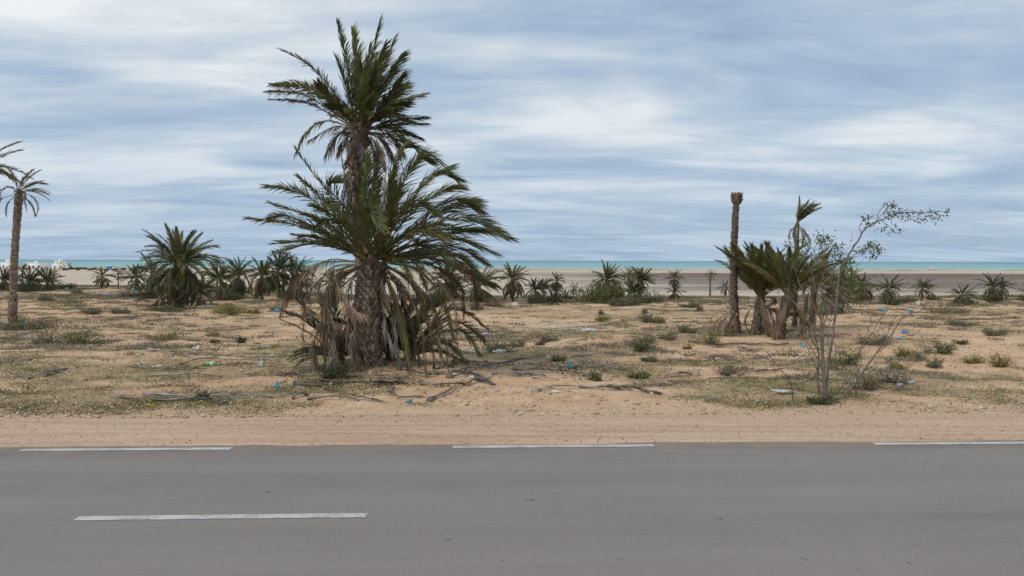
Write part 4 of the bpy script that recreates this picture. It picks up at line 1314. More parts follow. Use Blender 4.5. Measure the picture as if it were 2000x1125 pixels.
SH = [
    ('wide dark green shrub at the foot of the leftmost tall trunk', 45, 645, 112, 26, 'sh_dark', 2.6),
    ('broad yellow-green shrub right of the leftmost tall trunk', 150, 673, 82, 36, 'sh_green', 2.2),
    ('loose pale shrub on the left half of the broad yellow-green shrub', 98, 672, 50, 30, 'sh_sage', 0.9),
    ('grey dry mound in front of the broad yellow-green shrub', 82, 672, 40, 10, 'sh_grey', 1.5),
    ('yellow flowering shrub right of the bushy skirted palm', 445, 613, 62, 27, 'sh_yel', 2.2),
    ('low dark yellowish shrub at the right end of the yellow flowering shrub', 490, 613, 36, 12, 'sh_yel', 1.2),
    ('faint yellow-green shrub behind the left fallen fronds', 326, 665, 58, 24, 'sh_yel', 0.7),
    ('small round green shrub alone on sand left of the stout palm', 471, 670, 19, 14, 'sh_dark', 1.2),
    ('tiny green shrub left of the small round green shrub', 419, 670, 15, 9, 'sh_green', 1.0),
    ('low yellowish tuft beside a pale blue scrap', 415, 657, 30, 10, 'sh_yel', 0.6),
    ('upright grey-green sprig over the long fallen fronds by the verge', 395, 783, 24, 26, 'sh_sage', 1.0),
    ('dark domed shrub with torn white plastic at its foot', 975, 688, 56, 28, 'sh_sage', 2.6),
    ('loose green sprigs on the right of the dark domed shrub', 1014, 678, 28, 18, 'sh_green', 0.7),
    ('flat grey cushion shrub behind the dark domed shrub', 1074, 666, 36, 12, 'sh_grey', 1.8),
    ('small brownish tuft left of the flat grey cushion shrub', 1055, 674, 16, 10, 'sh_brown', 1.0),
    ('olive shrub holding a blue bag at mid field', 1254, 685, 56, 34, 'sh_green', 2.4),
    ('loose upper sprigs of the olive shrub with the blue bag', 1262, 668, 50, 22, 'sh_sage', 0.9),
    ('shrub holding a white scrap above the blue bag shrub', 1264, 630, 36, 24, 'sh_sage', 1.4),
    ('small yellow-brown shrub right of the white scrap shrub', 1288, 631, 24, 12, 'sh_yel', 1.2),
    ('low green shrub near the white sheet', 1176, 627, 30, 14, 'sh_yel', 1.2),
    ('dry orange tuft above the low green shrub near the sheet', 1173, 615, 12, 13, 'sh_brown', 0.4),
    ('spreading green mat left of the headless trunk', 1340, 650, 42, 14, 'sh_sage', 1.6),
    ('thin green shrub between the blue bag shrub and the headless trunk', 1300, 662, 44, 18, 'sh_sage', 0.9),
    ('yellow-green shrub at the left foot of the headless trunk', 1413, 650, 34, 32, 'sh_yel', 1.2),
    ('olive shrub lying before the headless trunk', 1388, 672, 34, 26, 'sh_yel', 1.2),
    ('small sprig below the olive shrub before the headless trunk', 1341, 682, 18, 12, 'sh_yel', 0.8),
    ('dry grass clump with tall orange stems left of the thin tree', 1424, 732, 42, 16, 'sh_grey', 1.0),
    ('dark green shrub behind the thin tree trunk', 1650, 712, 58, 46, 'sh_green', 1.8),
    ('dark olive shrub with a turquoise bag at its right side', 1702, 674, 66, 28, 'sh_dark', 1.8),
    ('yellowish shrub right of the bent grey stems', 1762, 696, 46, 26, 'sh_yel', 1.4),
    ('dense olive shrub right of the yellowish shrub', 1834, 690, 58, 28, 'sh_green', 2.0),
    ('small sparse shrub below the dense olive shrub', 1796, 705, 26, 18, 'sh_sage', 0.9),
    ('thin twiggy shrub lower right of the bent stems', 1824, 718, 30, 24, 'sh_sage', 0.8),
    ('small yellow shrub under the yellowish shrub', 1756, 722, 34, 16, 'sh_yel', 1.1),
    ('small green shrub right of the dense olive shrub', 1876, 672, 24, 13, 'sh_green', 1.1),
    ('grey-green shrub far right on the slope', 1942, 656, 38, 24, 'sh_sage', 1.6),
    ('yellow-green shrub near the right edge', 1954, 717, 54, 34, 'sh_yel', 1.3),
    ('sparse yellow shrub left of the right-edge shrub', 1898, 710, 38, 22, 'sh_yel', 0.9),
    ('low grey scrub left of the right-edge shrub', 1880, 636, 60, 16, 'sh_grey', 1.5),
    ('grey scrub mat on the orange rise at right', 1850, 612, 70, 16, 'sh_sage', 1.6),
    ('green leafy sprigs right of the teal bag', 1164, 744, 28, 22, 'sh_green', 0.8),
    ('low green clump beside the grey frond tuft', 1246, 738, 42, 14, 'sh_green', 1.4),
    ('fine-leaved green weed at the foot of the stout palm', 660, 738, 66, 56, 'sh_dark', 2.6),
    ('green tuft below the thin tree', 1606, 787, 70, 14, 'sh_dark', 1.2),
    ('grey cushion shrub with a white scrap in mid field', 1264, 706, 36, 10, 'sh_sage', 1.8),
    ('big olive feathery bush between the clump and the thin tree', 1598, 615, 84, 84, 'sh_yel', 1.6),
    ('dark green bush behind the leafy bough', 1662, 592, 74, 54, 'sh_green', 2.0),
    ('brown dry bush low behind the thin tree', 1630, 612, 64, 50, 'sh_grey', 1.4),
    ('rounded dark bush left of the bushy skirted palm', 284, 580, 44, 24, 'sh_dark', 2.0),
    ('rounded dark bush between skirted palm and round windblown palm', 446, 586, 54, 24, 'sh_dark', 2.0),
    ('dark thicket under the skyline twin palms', 566, 586, 54, 34, 'sh_dark', 2.4),
    ('dark thicket right of the stout palm behind its dead fronds', 850, 590, 60, 34, 'sh_dark', 2.4),
    ('bluish dark thicket at the middle of the field edge', 1056, 592, 60, 24, 'sh_dark', 2.2),
    ('dark thicket at the foot of the round grey palm', 1252, 592, 52, 26, 'sh_dark', 2.2),
    ('rounded dark bush under the round dense dark palm', 1736, 594, 54, 18, 'sh_dark', 1.8),
    ('rounded dark bush under the paired palms at right', 1946, 591, 40, 20, 'sh_dark', 2.2),
    ('rounded dark bush under the squat dark palm', 1880, 594, 44, 10, 'sh_dark', 1.6),
    ('dark thicket around the leftmost trunk at the field edge', 40, 568, 70, 24, 'sh_dark', 2.2),
    ('dark rounded shrub on the far left field edge', 127, 564, 34, 14, 'sh_dark', 1.8),
    ('brownish dry shrub right of the round grey palm', 1282, 590, 40, 26, 'sh_grey', 1.8),
    ('tall green reed clump below the windblown plume palm', 1165, 592, 90, 30, 'sh_green', 2.6),
    ('second green reed clump right of the plume palm', 1198, 592, 34, 22, 'sh_dark', 1.8),
    ('sage mat shrub in front of the reed clumps', 1218, 598, 50, 12, 'sh_sage', 1.8),
    ('dark mat shrub left of the headless trunk on the field edge', 1346, 600, 36, 10, 'sh_sage', 1.8),
    ('upright brown tuft right of the white scrap shrub', 1366, 607, 14, 14, 'sh_brown', 0.5),
    ('upright dark brown tuft at mid field edge', 1259, 612, 14, 11, 'sh_brown', 0.5),
    ('purple-grey dry shrub left of the stout palm on the field edge', 455, 584, 40, 14, 'sh_brown', 1.4),
    ('low grey dome left of the white bag at the field edge', 932, 604, 30, 14, 'sh_grey', 1.8),
    ('dark low dome right of the grey dome', 962, 598, 34, 9, 'sh_brown', 1.6),
    ('dry grey shrub beside the dense round palm', 1775, 590, 40, 14, 'sh_grey', 1.6),
    ('small dark shrub below the small pale palm', 1822, 586, 24, 14, 'sh_grey', 1.6),
    ('brown twiggy shrub under the bent grey stems', 1690, 760, 60, 30, 'sh_brown', 0.9),
    ('grey twiggy shrub left of the white scraps at right', 1745, 748, 56, 28, 'sh_grey', 0.8),
    ('grey shrub behind the tall leftmost trunk', 88, 588, 30, 12, 'sh_grey', 1.8),
    ('grey dome below the far-left blue bag', 152, 576, 24, 12, 'sh_grey', 1.8),
    ('long grey dome left of the bushy skirted palm', 252, 580, 36, 14, 'sh_grey', 1.8),
    ('low grey-green dome in the left middle field', 180, 612, 34, 12, 'sh_grey', 1.8),
    ('dark sage dome right of the low grey-green dome', 235, 612, 36, 10, 'sh_sage', 1.8),
    ('dark green scrub at the foot of the bushy skirted palm', 330, 607, 110, 14, 'sh_dark', 1.8),
    ('yellowish low tuft near the blue box', 536, 606, 22, 8, 'sh_yel', 1.2),
    ('green sprout beside the crossing sticks', 1092, 706, 30, 12, 'sh_green', 1.2),
]
for a in SH:
    lb, x, y, w, h, m, dn = a
    shrub(lb, x, y, w, h, m, dn, upright=('reed' in lb), leaf=None)

# ------------------------------------------------------------------ fallen fronds and sticks
def fallen(label, pp, w=0.2, mat='old', boot=True, sparse=0.2, lift=0.05, rad=0.022, pairs=44, bare=0.25, name='fallen_frond'):
    pts3 = []
    g = np.random.default_rng(int(pp[0][0] * 3 + pp[0][1]))
    ctrl = [G(x, y) for x, y in pp]
    b = ctrl[0].copy()
    q = spline(ctrl, 16)
    q[:, 2] = terrain(q[:, 0], q[:, 1]) + rad + lift * np.sin(np.linspace(0, 3.1, 16))
    q = q - np.array(b)
    m = MB()
    frond_geo(m, q, leaf=w * 1.2, pairs=pairs, a0=24, a1=12, lift=0.25, lj=0.5, droop=0.08, width=0.022, rad=rad, bare=bare, sparse=sparse, g=g, twist=g.normal(0, 0.5))
    if boot:
        d = unit(q[0] - q[2])
        tube(m, [q[1], q[0], q[0] + d * 0.10], [rad * 1.4, rad * 2.6, rad * 2.9], 6, 0, True, 0.2)
    o = m.build(name, [MT[x] for x in FAM[mat]], loc=b)
    tag(o, label, 'palm frond', 'fallen dead palm fronds on the ground')


FL = [
    ('long fallen frond with mossy end, nearest the verge at left', [(228, 777), (300, 781), (380, 783), (445, 786)], {}),
    ('fallen frond bundle behind the long verge frond at left', [(290, 771), (370, 777), (440, 780), (560, 776)], {'w': 0.3}),
    ('thin stalk lying along the verge at left', [(300, 783), (400, 786), (450, 790)], {'w': 0.08, 'boot': False}),
    ('thick grey fallen frond with frayed end in left field', [(292, 684), (340, 694), (420, 702), (530, 706)], {'w': 0.34, 'lift': 0.1}),
    ('dark fallen frond below the thick grey one', [(270, 712), (282, 723), (330, 725), (402, 722)], {'w': 0.16}),
    ('fallen stick left of the green bottle', [(352, 713), (390, 706), (425, 700)], {'w': 0.12, 'boot': False}),
    ('grey branch heap far left of the field', [(55, 742), (90, 734), (128, 722)], {'w': 0.3, 'boot': False}),
    ('weathered stalk running right of the green bottle', [(300, 734), (380, 735), (450, 741)], {'w': 0.1, 'boot': False}),
    ('fallen frond with dark boot slanting to the verge left of the turquoise scrap', [(583, 751), (640, 764), (680, 776), (745, 786)], {'w': 0.18}),
    ('curled thin stick below the slanting frond', [(572, 781), (585, 775), (600, 773)], {'w': 0.1, 'boot': False}),
    ('thin stalk on the verge under the slanting frond', [(600, 782), (650, 781), (700, 784)], {'w': 0.05, 'boot': False}),
    ('pale fallen frond with stubby boot pointing away from the road', [(842, 782), (880, 766), (925, 748), (962, 738)], {'w': 0.24, 'bare': 0.06, 'sparse': 0.3}),
    ('dark fallen frond crossing the pale one', [(905, 730), (930, 742), (962, 752)], {'w': 0.3, 'boot': False}),
    ('curled grey frond tip by the turquoise scrap', [(825, 777), (800, 781), (778, 780), (762, 768), (768, 757)], {'w': 0.26, 'boot': False, 'bare': 0.5}),
    ('thin fallen stalk with red-brown end in front of middle verge', [(1048, 765), (1100, 760), (1165, 758)], {'w': 0.05}),
    ('leafy fallen frond right of the red-brown ended stalk', [(1130, 757), (1200, 763), (1290, 772)], {'w': 0.26, 'boot': False}),
    ('dark fallen frond pile right of the stout palm', [(1003, 706), (950, 712), (890, 716), (850, 722)], {'w': 0.3}),
    ('second dark frond below the pile right of the stout palm', [(1002, 712), (940, 719), (880, 728)], {'w': 0.26, 'boot': False}),
    ('pale straight stick ending at a grey bag', [(1010, 703), (1050, 701), (1085, 698)], {'w': 0.04, 'boot': False}),
    ('dark frond right of the teal bag', [(1122, 712), (1150, 717), (1210, 723)], {'w': 0.24, 'boot': False}),
    ('long brown stalk in mid field below the sticks', [(1000, 722), (1060, 727), (1150, 732)], {'w': 0.14, 'boot': False}),
    ('short dark stick above the red-brown ended stalk', [(1040, 739), (1062, 743), (1090, 744)], {'w': 0.05, 'boot': False}),
    ('thick cut frond stub left of the dry orange grass', [(1354, 733), (1330, 735), (1300, 738)], {'w': 0.14, 'rad': 0.045, 'mat': 'grey'}),
    ('dark boot stub lying near the pink cloth', [(1287, 752), (1300, 754), (1320, 756)], {'w': 0.05, 'rad': 0.03}),
    ('grey fallen frond before the headless trunk', [(1345, 668), (1380, 674), (1405, 678), (1460, 672)], {'w': 0.32, 'boot': False}),
    ('thin reddish stick above the middle sticks', [(1145, 664), (1125, 670), (1085, 676)], {'w': 0.06, 'boot': False}),
    ('long thin stick across the right middle field', [(1120, 697), (1170, 694), (1222, 690)], {'w': 0.06, 'boot': False}),
    ('curved stalk at the left foot of the stout palm', [(652, 716), (620, 728), (598, 722), (590, 712)], {'w': 0.08, 'boot': False}),
    ('broken stalks in front of the stout palm trunk', [(690, 736), (740, 740), (800, 742)], {'w': 0.16, 'boot': False}),
    ('pale bent stalk right of the stout palm foot', [(772, 742), (800, 733), (840, 737), (868, 728)], {'w': 0.1, 'boot': False}),
    ('long stalk lying right from the stout palm foot', [(785, 722), (830, 730), (880, 732)], {'w': 0.12, 'boot': False}),
    ('dead frond lying under the right shoots', [(880, 738), (915, 735), (945, 742)], {'w': 0.2}),
    ('forked grey stalk lying before the left dead fronds', [(600, 742), (640, 750), (690, 748)], {'w': 0.14, 'boot': False}),
    ('brown frond under the middle of the stout palm', [(700, 746), (740, 752), (790, 750)], {'w': 0.24}),
    ('dark stalks right of the stout palm foot near the verge', [(820, 752), (860, 757), (915, 755)], {'w': 0.12, 'boot': False}),
    ('long dry frond right of the frond pile', [(960, 732), (1010, 736), (1062, 735)], {'w': 0.2, 'boot': False}),
    ('short dry stalk left of the stout palm mound', [(540, 732), (565, 737), (592, 735)], {'w': 0.1, 'boot': False}),
    ('dark stick near the right verge', [(1378, 786), (1400, 785), (1425, 787)], {'w': 0.05, 'boot': False}),
    ('grey stalk left of the thin tree', [(1440, 735), (1490, 729), (1560, 722)], {'w': 0.1, 'boot': False}),
    ('thin stalk in front of the clump', [(1540, 672), (1480, 676), (1410, 674)], {'w': 0.12, 'boot': False}),
    ('thin dark stalk in far left field', [(330, 640), (355, 637), (385, 634)], {'w': 0.08, 'boot': False}),
    ('dark round-ended stick left field', [(193, 646), (180, 645), (150, 640)], {'w': 0.06}),
]
for lb, pp, kw in FL:
    fallen(lb, pp, **kw)
# dead fronds lying against the headless trunk
for i, (lb, pp) in enumerate([('grey dead frond arching left of the headless trunk, upper', [(1428, 600), (1405, 605), (1385, 625), (1370, 640)]),
                              ('grey dead frond arching left of the headless trunk, lower', [(1430, 606), (1408, 618), (1392, 640), (1380, 660)]),
                              ('short dark dead frond against the left of the headless trunk', [(1432, 608), (1414, 625), (1408, 650)]),
                              ('grey dead frond leaning on the base of the headless trunk', [(1440, 612), (1428, 635), (1421, 658)])]):
    b = G(1430, 655)
    m = MB()
    frond_geo(m, px_curve(pp, b.y - 0.25, -0.3, 13, b), leaf=0.4, pairs=40, a0=50, a1=25, lift=-0.3, droop=0.5, width=0.018, rad=0.018, sparse=0.35, twist=0.4)
    tag(m.build('fallen_frond', [MT['dead_stalk'], MT['dead']], loc=b), lb, 'palm frond', 'dead fronds propped against the headless trunk')

# ------------------------------------------------------------------ litter
def bag(label, px, py, wpx, hpx, mat, cat='litter', name='plastic_bag', rough=0.35, flat=False, group='litter strewn over the field'):
    b = G(px, py + hpx * 0.4)
    s = b.y / FPX
    g = np.random.default_rng(int(px * 13 + py))
    bm = bmesh.new()
    bmesh.ops.create_icosphere(bm, subdivisions=3, radius=1.0)
    w, h = max(0.045, wpx * s * 0.40), max(0.03, hpx * s * 0.85)
    ph = g.uniform(0, 9, 6)
    for v in bm.verts:
        c = v.co.copy()
        n = (math.sin(3.1 * c.x + ph[0]) * math.sin(2.7 * c.y + ph[1]) + 0.6 * math.sin(6.3 * c.z + 4 * c.x + ph[2]) + 0.4 * math.sin(9 * c.y - 7 * c.x + ph[3]))
        k = 1 + rough * n * 0.6 + rough * 0.35 * g.normal()
        peak = 0.5 * max(0, math.sin(math.atan2(c.y, c.x) * 2 + ph[4])) ** 3
        v.co = Vector((c.x * w * k * (1 + peak), c.y * w * 0.7 * k, (c.z * 0.55 + 0.42) * h * k * (1 + 0.4 * peak)))
        v.co.z = max(v.co.z, -0.01 + 0.004 * g.random())
    me = bpy.data.meshes.new(name)
    bm.to_mesh(me); bm.free()
    me.materials.append(MT[mat])
    o = obj(name, me, loc=b)
    o.rotation_euler.z = g.uniform(-0.4, 0.4)
    tag(o, label, cat, group)


LT = [
    ('bright blue crumpled box on sand left of the stout palm', 541, 606, 13, 9, 'blue', 'crumpled_box', 0.15),
    ('turquoise crumpled bag on the verge left of the stout palm', 541, 755, 11, 15, 'teal', 0, 0.5),
    ('white bag on the grass left of the green bottle', 385, 681, 15, 7, 'white', 0, 0.4),
    ('upright grey-white bag on grass right of the green bottle', 510, 712, 8, 13, 'white', 0, 0.4),
    ('cream foam piece over a fallen frond', 310, 716, 15, 7, 'cream', 'foam_piece', 0.25),
    ('small white scrap touching the cream foam piece', 298, 718, 6, 5, 'white', 'paper_scrap', 0.3),
    ('small turquoise scrap on the verge by the curled frond tip', 800, 785, 11, 7, 'teal', 'plastic_scrap', 0.6),
    ('faded teal bag in mid field right of the sticks', 1113, 715, 11, 12, 'teal', 0, 0.5),
    ('blue bag caught in the olive shrub', 1253, 678, 8, 11, 'blue', 0, 0.3),
    ('flat white sheet lying in mid field', 1151, 645, 31, 6, 'white', 'plastic_sheet', 0.35),
    ('white bag at the field edge under the brown skirted palm', 1005, 595, 12, 7, 'white', 0, 0.25),
    ('lilac bag right of the palm shoots', 949, 653, 14, 5, 'lilac', 0, 0.4),
    ('torn white plastic at the foot of the dark domed shrub', 974, 687, 26, 6, 'white', 'torn_plastic', 0.6),
    ('thin white film right of the palm shoots', 918, 686, 15, 4, 'white', 'plastic_film', 0.6),
    ('white scrap caught in the mid-field shrub', 1274, 622, 10, 6, 'white', 'plastic_scrap', 0.4),
    ('grey-white bag at the end of the pale stick', 1072, 698, 14, 6, 'white', 0, 0.5),
    ('white bundle by the dark frond heap', 922, 738, 12, 7, 'white', 'rag', 0.4),
    ('white scrap on the small grey cushion shrub', 1256, 699, 8, 5, 'white', 'plastic_scrap', 0.4),
    ('white wad at the foot of the blue bag shrub', 1268, 684, 9, 5, 'white', 'paper_wad', 0.4),
    ('pink-red cloth near the thick cut stub', 1293, 738, 18, 4, 'pink', 'cloth', 0.4),
    ('blue bag lying furthest right of the clump by the field edge', 1722, 605, 17, 6, 'sky', 0, 0.4),
    ('pale blue crate-like scrap left of the white hanging bag', 1778, 606, 9, 5, 'sky', 'plastic_tub', 0.15),
    ('white bag snagged beside the orange rise', 1793, 594, 7, 9, 'white', 0, 0.4),
    ('bright blue flat bag right of the turquoise shrub bag', 1768, 649, 13, 5, 'blue', 0, 0.4),
    ('small dull blue scrap under the bright blue flat bag', 1757, 661, 8, 5, 'sky', 'plastic_scrap', 0.4),
    ('turquoise bag at the right side of the dark olive shrub', 1727, 658, 8, 7, 'teal', 0, 0.4),
    ('turquoise flat bag left of the thin tree', 1567, 675, 11, 6, 'sky', 0, 0.4),
    ('pink and white scrap near the right verge', 1757, 752, 9, 6, 'lilac', 'paper_scrap', 0.4),
    ('white torn scrap right of the pink and white one', 1775, 747, 14, 5, 'white', 'paper_scrap', 0.5),
    ('white wad behind the thin tree stems', 1668, 746, 11, 6, 'white', 'paper_wad', 0.5),
    ('blue bag in far left field', 208, 575, 10, 5, 'sky', 0, 0.3),
    ('light blue bag by the grey-green bushy palm', 260, 567, 7, 7, 'sky', 0, 0.3),
    ('faint teal scrap at far left field edge', 130, 565, 8, 4, 'teal', 'plastic_scrap', 0.4),
    ('light blue scrap in the wide dark green shrub', 45, 627, 9, 6, 'sky', 'plastic_scrap', 0.4),
    ('tiny white scrap above the left fallen fronds', 380, 653, 7, 4, 'white', 'paper_scrap', 0.4),
    ('pale blue scrap beside the yellowish tuft', 424, 654, 8, 5, 'sky', 'plastic_scrap', 0.4),
    ('grey-white bag at the right foot of the bushy skirted palm', 404, 600, 12, 6, 'white', 0, 0.4),
    ('white scrap lying on the fallen frond bundle', 341, 779, 12, 4, 'white', 'paper_scrap', 0.4),
    ('pale flat scrap on the grass behind the upright bag', 531, 695, 16, 3, 'white', 'paper_scrap', 0.4),
    ('white pebble-like scrap left of the upright bag', 470, 723, 6, 4, 'white', 'paper_scrap', 0.3),
    ('white stone-like lump left of the broad yellow-green shrub', 106, 668, 7, 5, 'white', 'paper_wad', 0.3),
    ('long dirty white foam strip on the verge left of the thin tree', 1529, 766, 40, 6, 'grey_plastic', 'foam_strip', 0.55),
    ('white wad right of the dry orange grass', 1402, 701, 8, 5, 'white', 'paper_wad', 0.4),
]
for lb, x, y, w, h, m, nm, ro in LT:
    bag(lb, x, y, w, h, m, name=nm or 'plastic_bag', rough=ro, cat='litter' if nm else 'bag')


def bottle(label, px, py, lpx, rpx, mat, capmat, az):
    b = G(px, py + rpx)
    s = b.y / FPX
    L_, r = lpx * s, rpx * s
    root = thing('bottle', label, 'bottle', b, 'litter strewn over the field')
    prof = [(0, 0.55), (0.02, 0.95), (0.1, 1.0), (0.35, 0.96), (0.4, 1.0), (0.65, 1.0), (0.78, 0.75), (0.88, 0.4), (0.93, 0.36)]
    mb = MB(); tube(mb, [(-L_ / 2 + L_ * t, 0, r) for t, _ in prof], [r * k for _, k in prof], 12)
    o = mb.build('body', [MT[mat]], root, smooth=True)
    lb = MB(); tube(lb, [(-L_ * 0.1, 0, r), (L_ * 0.15, 0, r)], [r * 1.03, r * 1.03], 12, 0, False)
    lb.build('wrap', [MT['white']], root, smooth=True)
    cp = MB(); tube(cp, [(L_ * 0.43, 0, r), (L_ * 0.5, 0, r)], [r * 0.42, r * 0.42], 10)
    cp.build('cap', [MT[capmat]], root)
    root.rotation_euler.z = az


bottle('bright green plastic bottle lying in the left field', 413, 711, 21, 4.0, 'bottle', 'bottle', 0.12)
bottle('small white bottle beside the red-brown ended stalk', 1086, 765, 17, 2.4, 'white', 'white', -0.1)


# ------------------------------------------------------------------ stones picked out in the photograph
def stone(label, px, py, wpx, hpx):
    b = G(px, py); s = b.y / FPX
    g = np.random.default_rng(int(px * 3 + py))
    bm = bmesh.new(); bmesh.ops.create_icosphere(bm, subdivisions=2, radius=1)
    for v in bm.verts:
        k = 1 + g.normal(0, 0.10)
        v.co = Vector((v.co.x * wpx * s / 2 * k, v.co.y * wpx * s * 0.4 * k, v.co.z * hpx * s * 0.6 * k + hpx * s * 0.3))
    me = bpy.data.meshes.new('stone'); bm.to_mesh(me); bm.free(); me.materials.append(MT['stone'])
    o = obj('stone', me, loc=b); o.rotation_euler.z = g.uniform(0, 3)
    tag(o, label, 'stone', 'pale stones on the ground')


for a in [('largest pale stone on the right verge', 1818, 798, 15, 11), ('flat pale stone left of the largest verge stone', 1803, 798, 11, 5), ('pale stone on the left slope by the thick grey frond', 269, 697, 12, 8),
          ('flat pale stone in the far left grass', 68, 706, 14, 5), ('round pale stone on the verge below the slanting frond', 610, 774, 10, 6), ('grey-white stone left of the round verge stone', 598, 773, 8, 4),
          ('pale stone beside the turquoise crumpled bag', 646, 752, 9, 6), ('round stone behind the pale fallen frond tip', 933, 758, 8, 6), ('pale stone right of the pale fallen frond', 972, 764, 10, 6),
          ('pinkish stone among green sprigs right of the teal bag', 1171, 756, 8, 9), ('upright pale stone near the right verge', 1901, 762, 9, 10), ('small pale stone right of the thin tree stems', 1833, 733, 9, 5),
          ('pale stone on the verge before the stout palm', 690, 756, 8, 5), ('flat white stone at the right edge', 1998, 762, 12, 5), ('pale stone left of the grey sprig', 410, 766, 8, 5), ('pale stone right of the grey sprig', 430, 766, 9, 6)]:
    stone(*a)

# ------------------------------------------------------------------ far shore: houses, hut, boat, shrubs
def box(mb, x0, x1, y0, y1, z0, z1, idx=0):
    V = [(x, y, z) for z in (z0, z1) for y in (y0, y1) for x in (x0, x1)]
    mb.add(V, [[0, 2, 1], [1, 2, 3], [4, 5, 6], [5, 7, 6], [0, 1, 4], [1, 5, 4], [2, 6, 3], [3, 6, 7], [0, 4, 2], [2, 4, 6], [1, 3, 5], [3, 7, 5]], idx)


def house(label, px, py, blocks, wins, Y=590, dome=None):
    p = P(px, py, Y); base = on(p.x, Y)
    root = thing('house', label, 'house', base, 'white houses on the far shore')
    for (x0, x1, d0, d1, h) in blocks:
        mb = MB(); box(mb, x0, x1, d0, d1, -1.0, h); w = mb.build('wall', [MT['wall']], root)
        pb = MB()
        box(pb, x0 - 0.05, x1 + 0.05, d0 - 0.05, d0 + 0.25, h + 0.003, h + 0.5); pb.build('parapet', [MT['wall']], w)
    for (x, z, ww, hh, d) in wins:
        mb = MB(); box(mb, x, x + ww, d - 0.06, d + 0.1, z, z + hh); mb.build('window', [MT['pane']], root)
    if dome:
        x, d, z, r = dome
        mb = MB()
        tube(mb, [(x, d, z + r * math.sin(a)) for a in np.linspace(0, 1.5, 6)], [r * math.cos(a) for a in np.linspace(0, 1.5, 6)], 14)
        mb.build('dome', [MT['wall']], root, smooth=True)


house('white house mostly hidden behind the leftmost trunk', 12, 524, [(-4, 5, 0, 8, 4.6), (-1, 3, 1, 7, 6.6)], [(-2.5, 1.5, 1, 1.2, 0), (2, 1.5, 1, 1.2, 0)])
house('long low white house right of the leftmost trunk', 66, 524, [(-6, 6, 0, 9, 4.2), (-8.5, -6.05, 1, 8, 3.0)], [(-4, 1.2, 1.1, 1.3, 0), (-1, 1.2, 1.1, 1.3, 0), (3, 1.2, 1.1, 1.3, 0)], dome=(-0.5, 4, 4.2, 1.6))
house('stepped white house with a small roof dome, right of the long low one', 115, 524, [(-5, 3.2, 0, 8, 3.6), (-3.5, 2, 1, 7, 5.8), (3.25, 5.5, 1, 7, 2.4)], [(-3.5, 1.0, 1, 1.3, 0), (0.5, 1.0, 1, 1.3, 0), (-2, 3.9, 0.9, 1.1, 1), (0.4, 3.9, 0.9, 1.1, 1)], dome=(-0.8, 4, 5.8, 1.5))


def hut():
    p = P(215, 525, 560); base = on(p.x, 560)
    root = thing('beach_hut', 'small blue hut with white roof and side on the far shore', 'hut', base)
    mb = MB(); box(mb, -2.4, 1.6, 0, 3, -0.4, 2.3); mb.build('wall', [MT['blue']], root)
    mb = MB(); box(mb, 1.603, 2.6, -0.1, 3.1, -0.4, 2.0); mb.build('side_wall', [MT['wall']], root)
    mb = MB(); box(mb, -2.6, 2.8, -0.3, 3.3, 2.303, 2.9); mb.build('roof', [MT['wall']], root)


hut()


def boat():
    p = P(1820, 528.5, 668); base = on(p.x, 668)
    root = thing('boat', 'white boat drawn up on the far beach at right', 'boat', base)
    xs = np.linspace(-4.5, 4.5, 9)
    V = []
    for x in xs:
        k = 1 - max(0, (x / 4.5)) ** 3
        V += [(x, -1.1 * k, 1.3 + 0.25 * (x > 2) * (x - 2)), (x, -0.6 * k, 0.3), (x, 0, 0.0 + 0.25 * (1 - k)), (x, 0.6 * k, 0.3), (x, 1.1 * k, 1.3 + 0.25 * (x > 2) * (x - 2))]
    F = []
    for i in range(8):
        for j in range(4):
            a = i * 5 + j
            F += [[a, a + 5, a + 6], [a, a + 6, a + 1]]
        F += [[i * 5, i * 5 + 4, i * 5 + 9], [i * 5, i * 5 + 9, i * 5 + 5]]
    mb = MB(); mb.add(V, F); mb.build('hull', [MT['wall']], root)
    mb = MB(); box(mb, -0.5, 2.2, -0.7, 0.7, 1.25, 2.7); cb = mb.build('cabin', [MT['wall']], root)
    mb = MB(); box(mb, 0.0, 1.7, -0.73, -0.69, 1.9, 2.4); mb.build('window', [MT['pane']], cb)


boat()
gF = np.random.default_rng(4)
for i, (x, y, w, h, m) in enumerate([(138, 527, 10, 6, 'sh_dark'), (146, 526, 9, 5, 'sh_dark'), (155, 526, 9, 5, 'sh_dark'), (165, 526, 8, 4, 'sh_dark'), (152, 529, 7, 4, 'sh_brown'), (175, 529, 12, 5, 'sh_brown'),
                                     (186, 527, 8, 4, 'sh_dark'), (196, 529, 10, 4, 'sh_brown'), (224, 529, 8, 4, 'sh_brown'), (240, 528, 10, 5, 'sh_dark'), (128, 529, 10, 5, 'sh_brown'), (206, 530, 8, 4, 'sh_brown'), (258, 529, 12, 4, 'sh_sage'), (280, 528, 14, 4, 'sh_sage')]):
    shrub('small dark shrub on the pale shore between the white houses and the bushy palm', x, y, w, h, m, 0.8, group='small dark shrubs on the far shore', leaf=0.7, Y=575 - (y - 526) * 22, seed=900 + i)
palm('tiny lone palm right of the stepped white house', on(P(135.5, 524, 585).x, 585), 3.6, 2.2, n=12, dead=2, r=0.25, lod=0, parts=False, seed=900, group=GROUPS['edge'])

# ------------------------------------------------------------------ ground cover nobody could count
def scatter(n, tmin, tmax, prob, g, power=1.6):
    """random ground points, denser near the camera; prob(x, y) thins them"""
    t = tmin + (tmax - tmin) * g.random(n) ** power
    s = g.uniform(-0.74, 0.74, n)
    y = t + T0
    x = s * (y + 3)
    y = y + SLOPE * x
    k = g.random(n) < prob(x, y)
    x, y = x[k], y[k]
    return x, y, terrain(x, y)


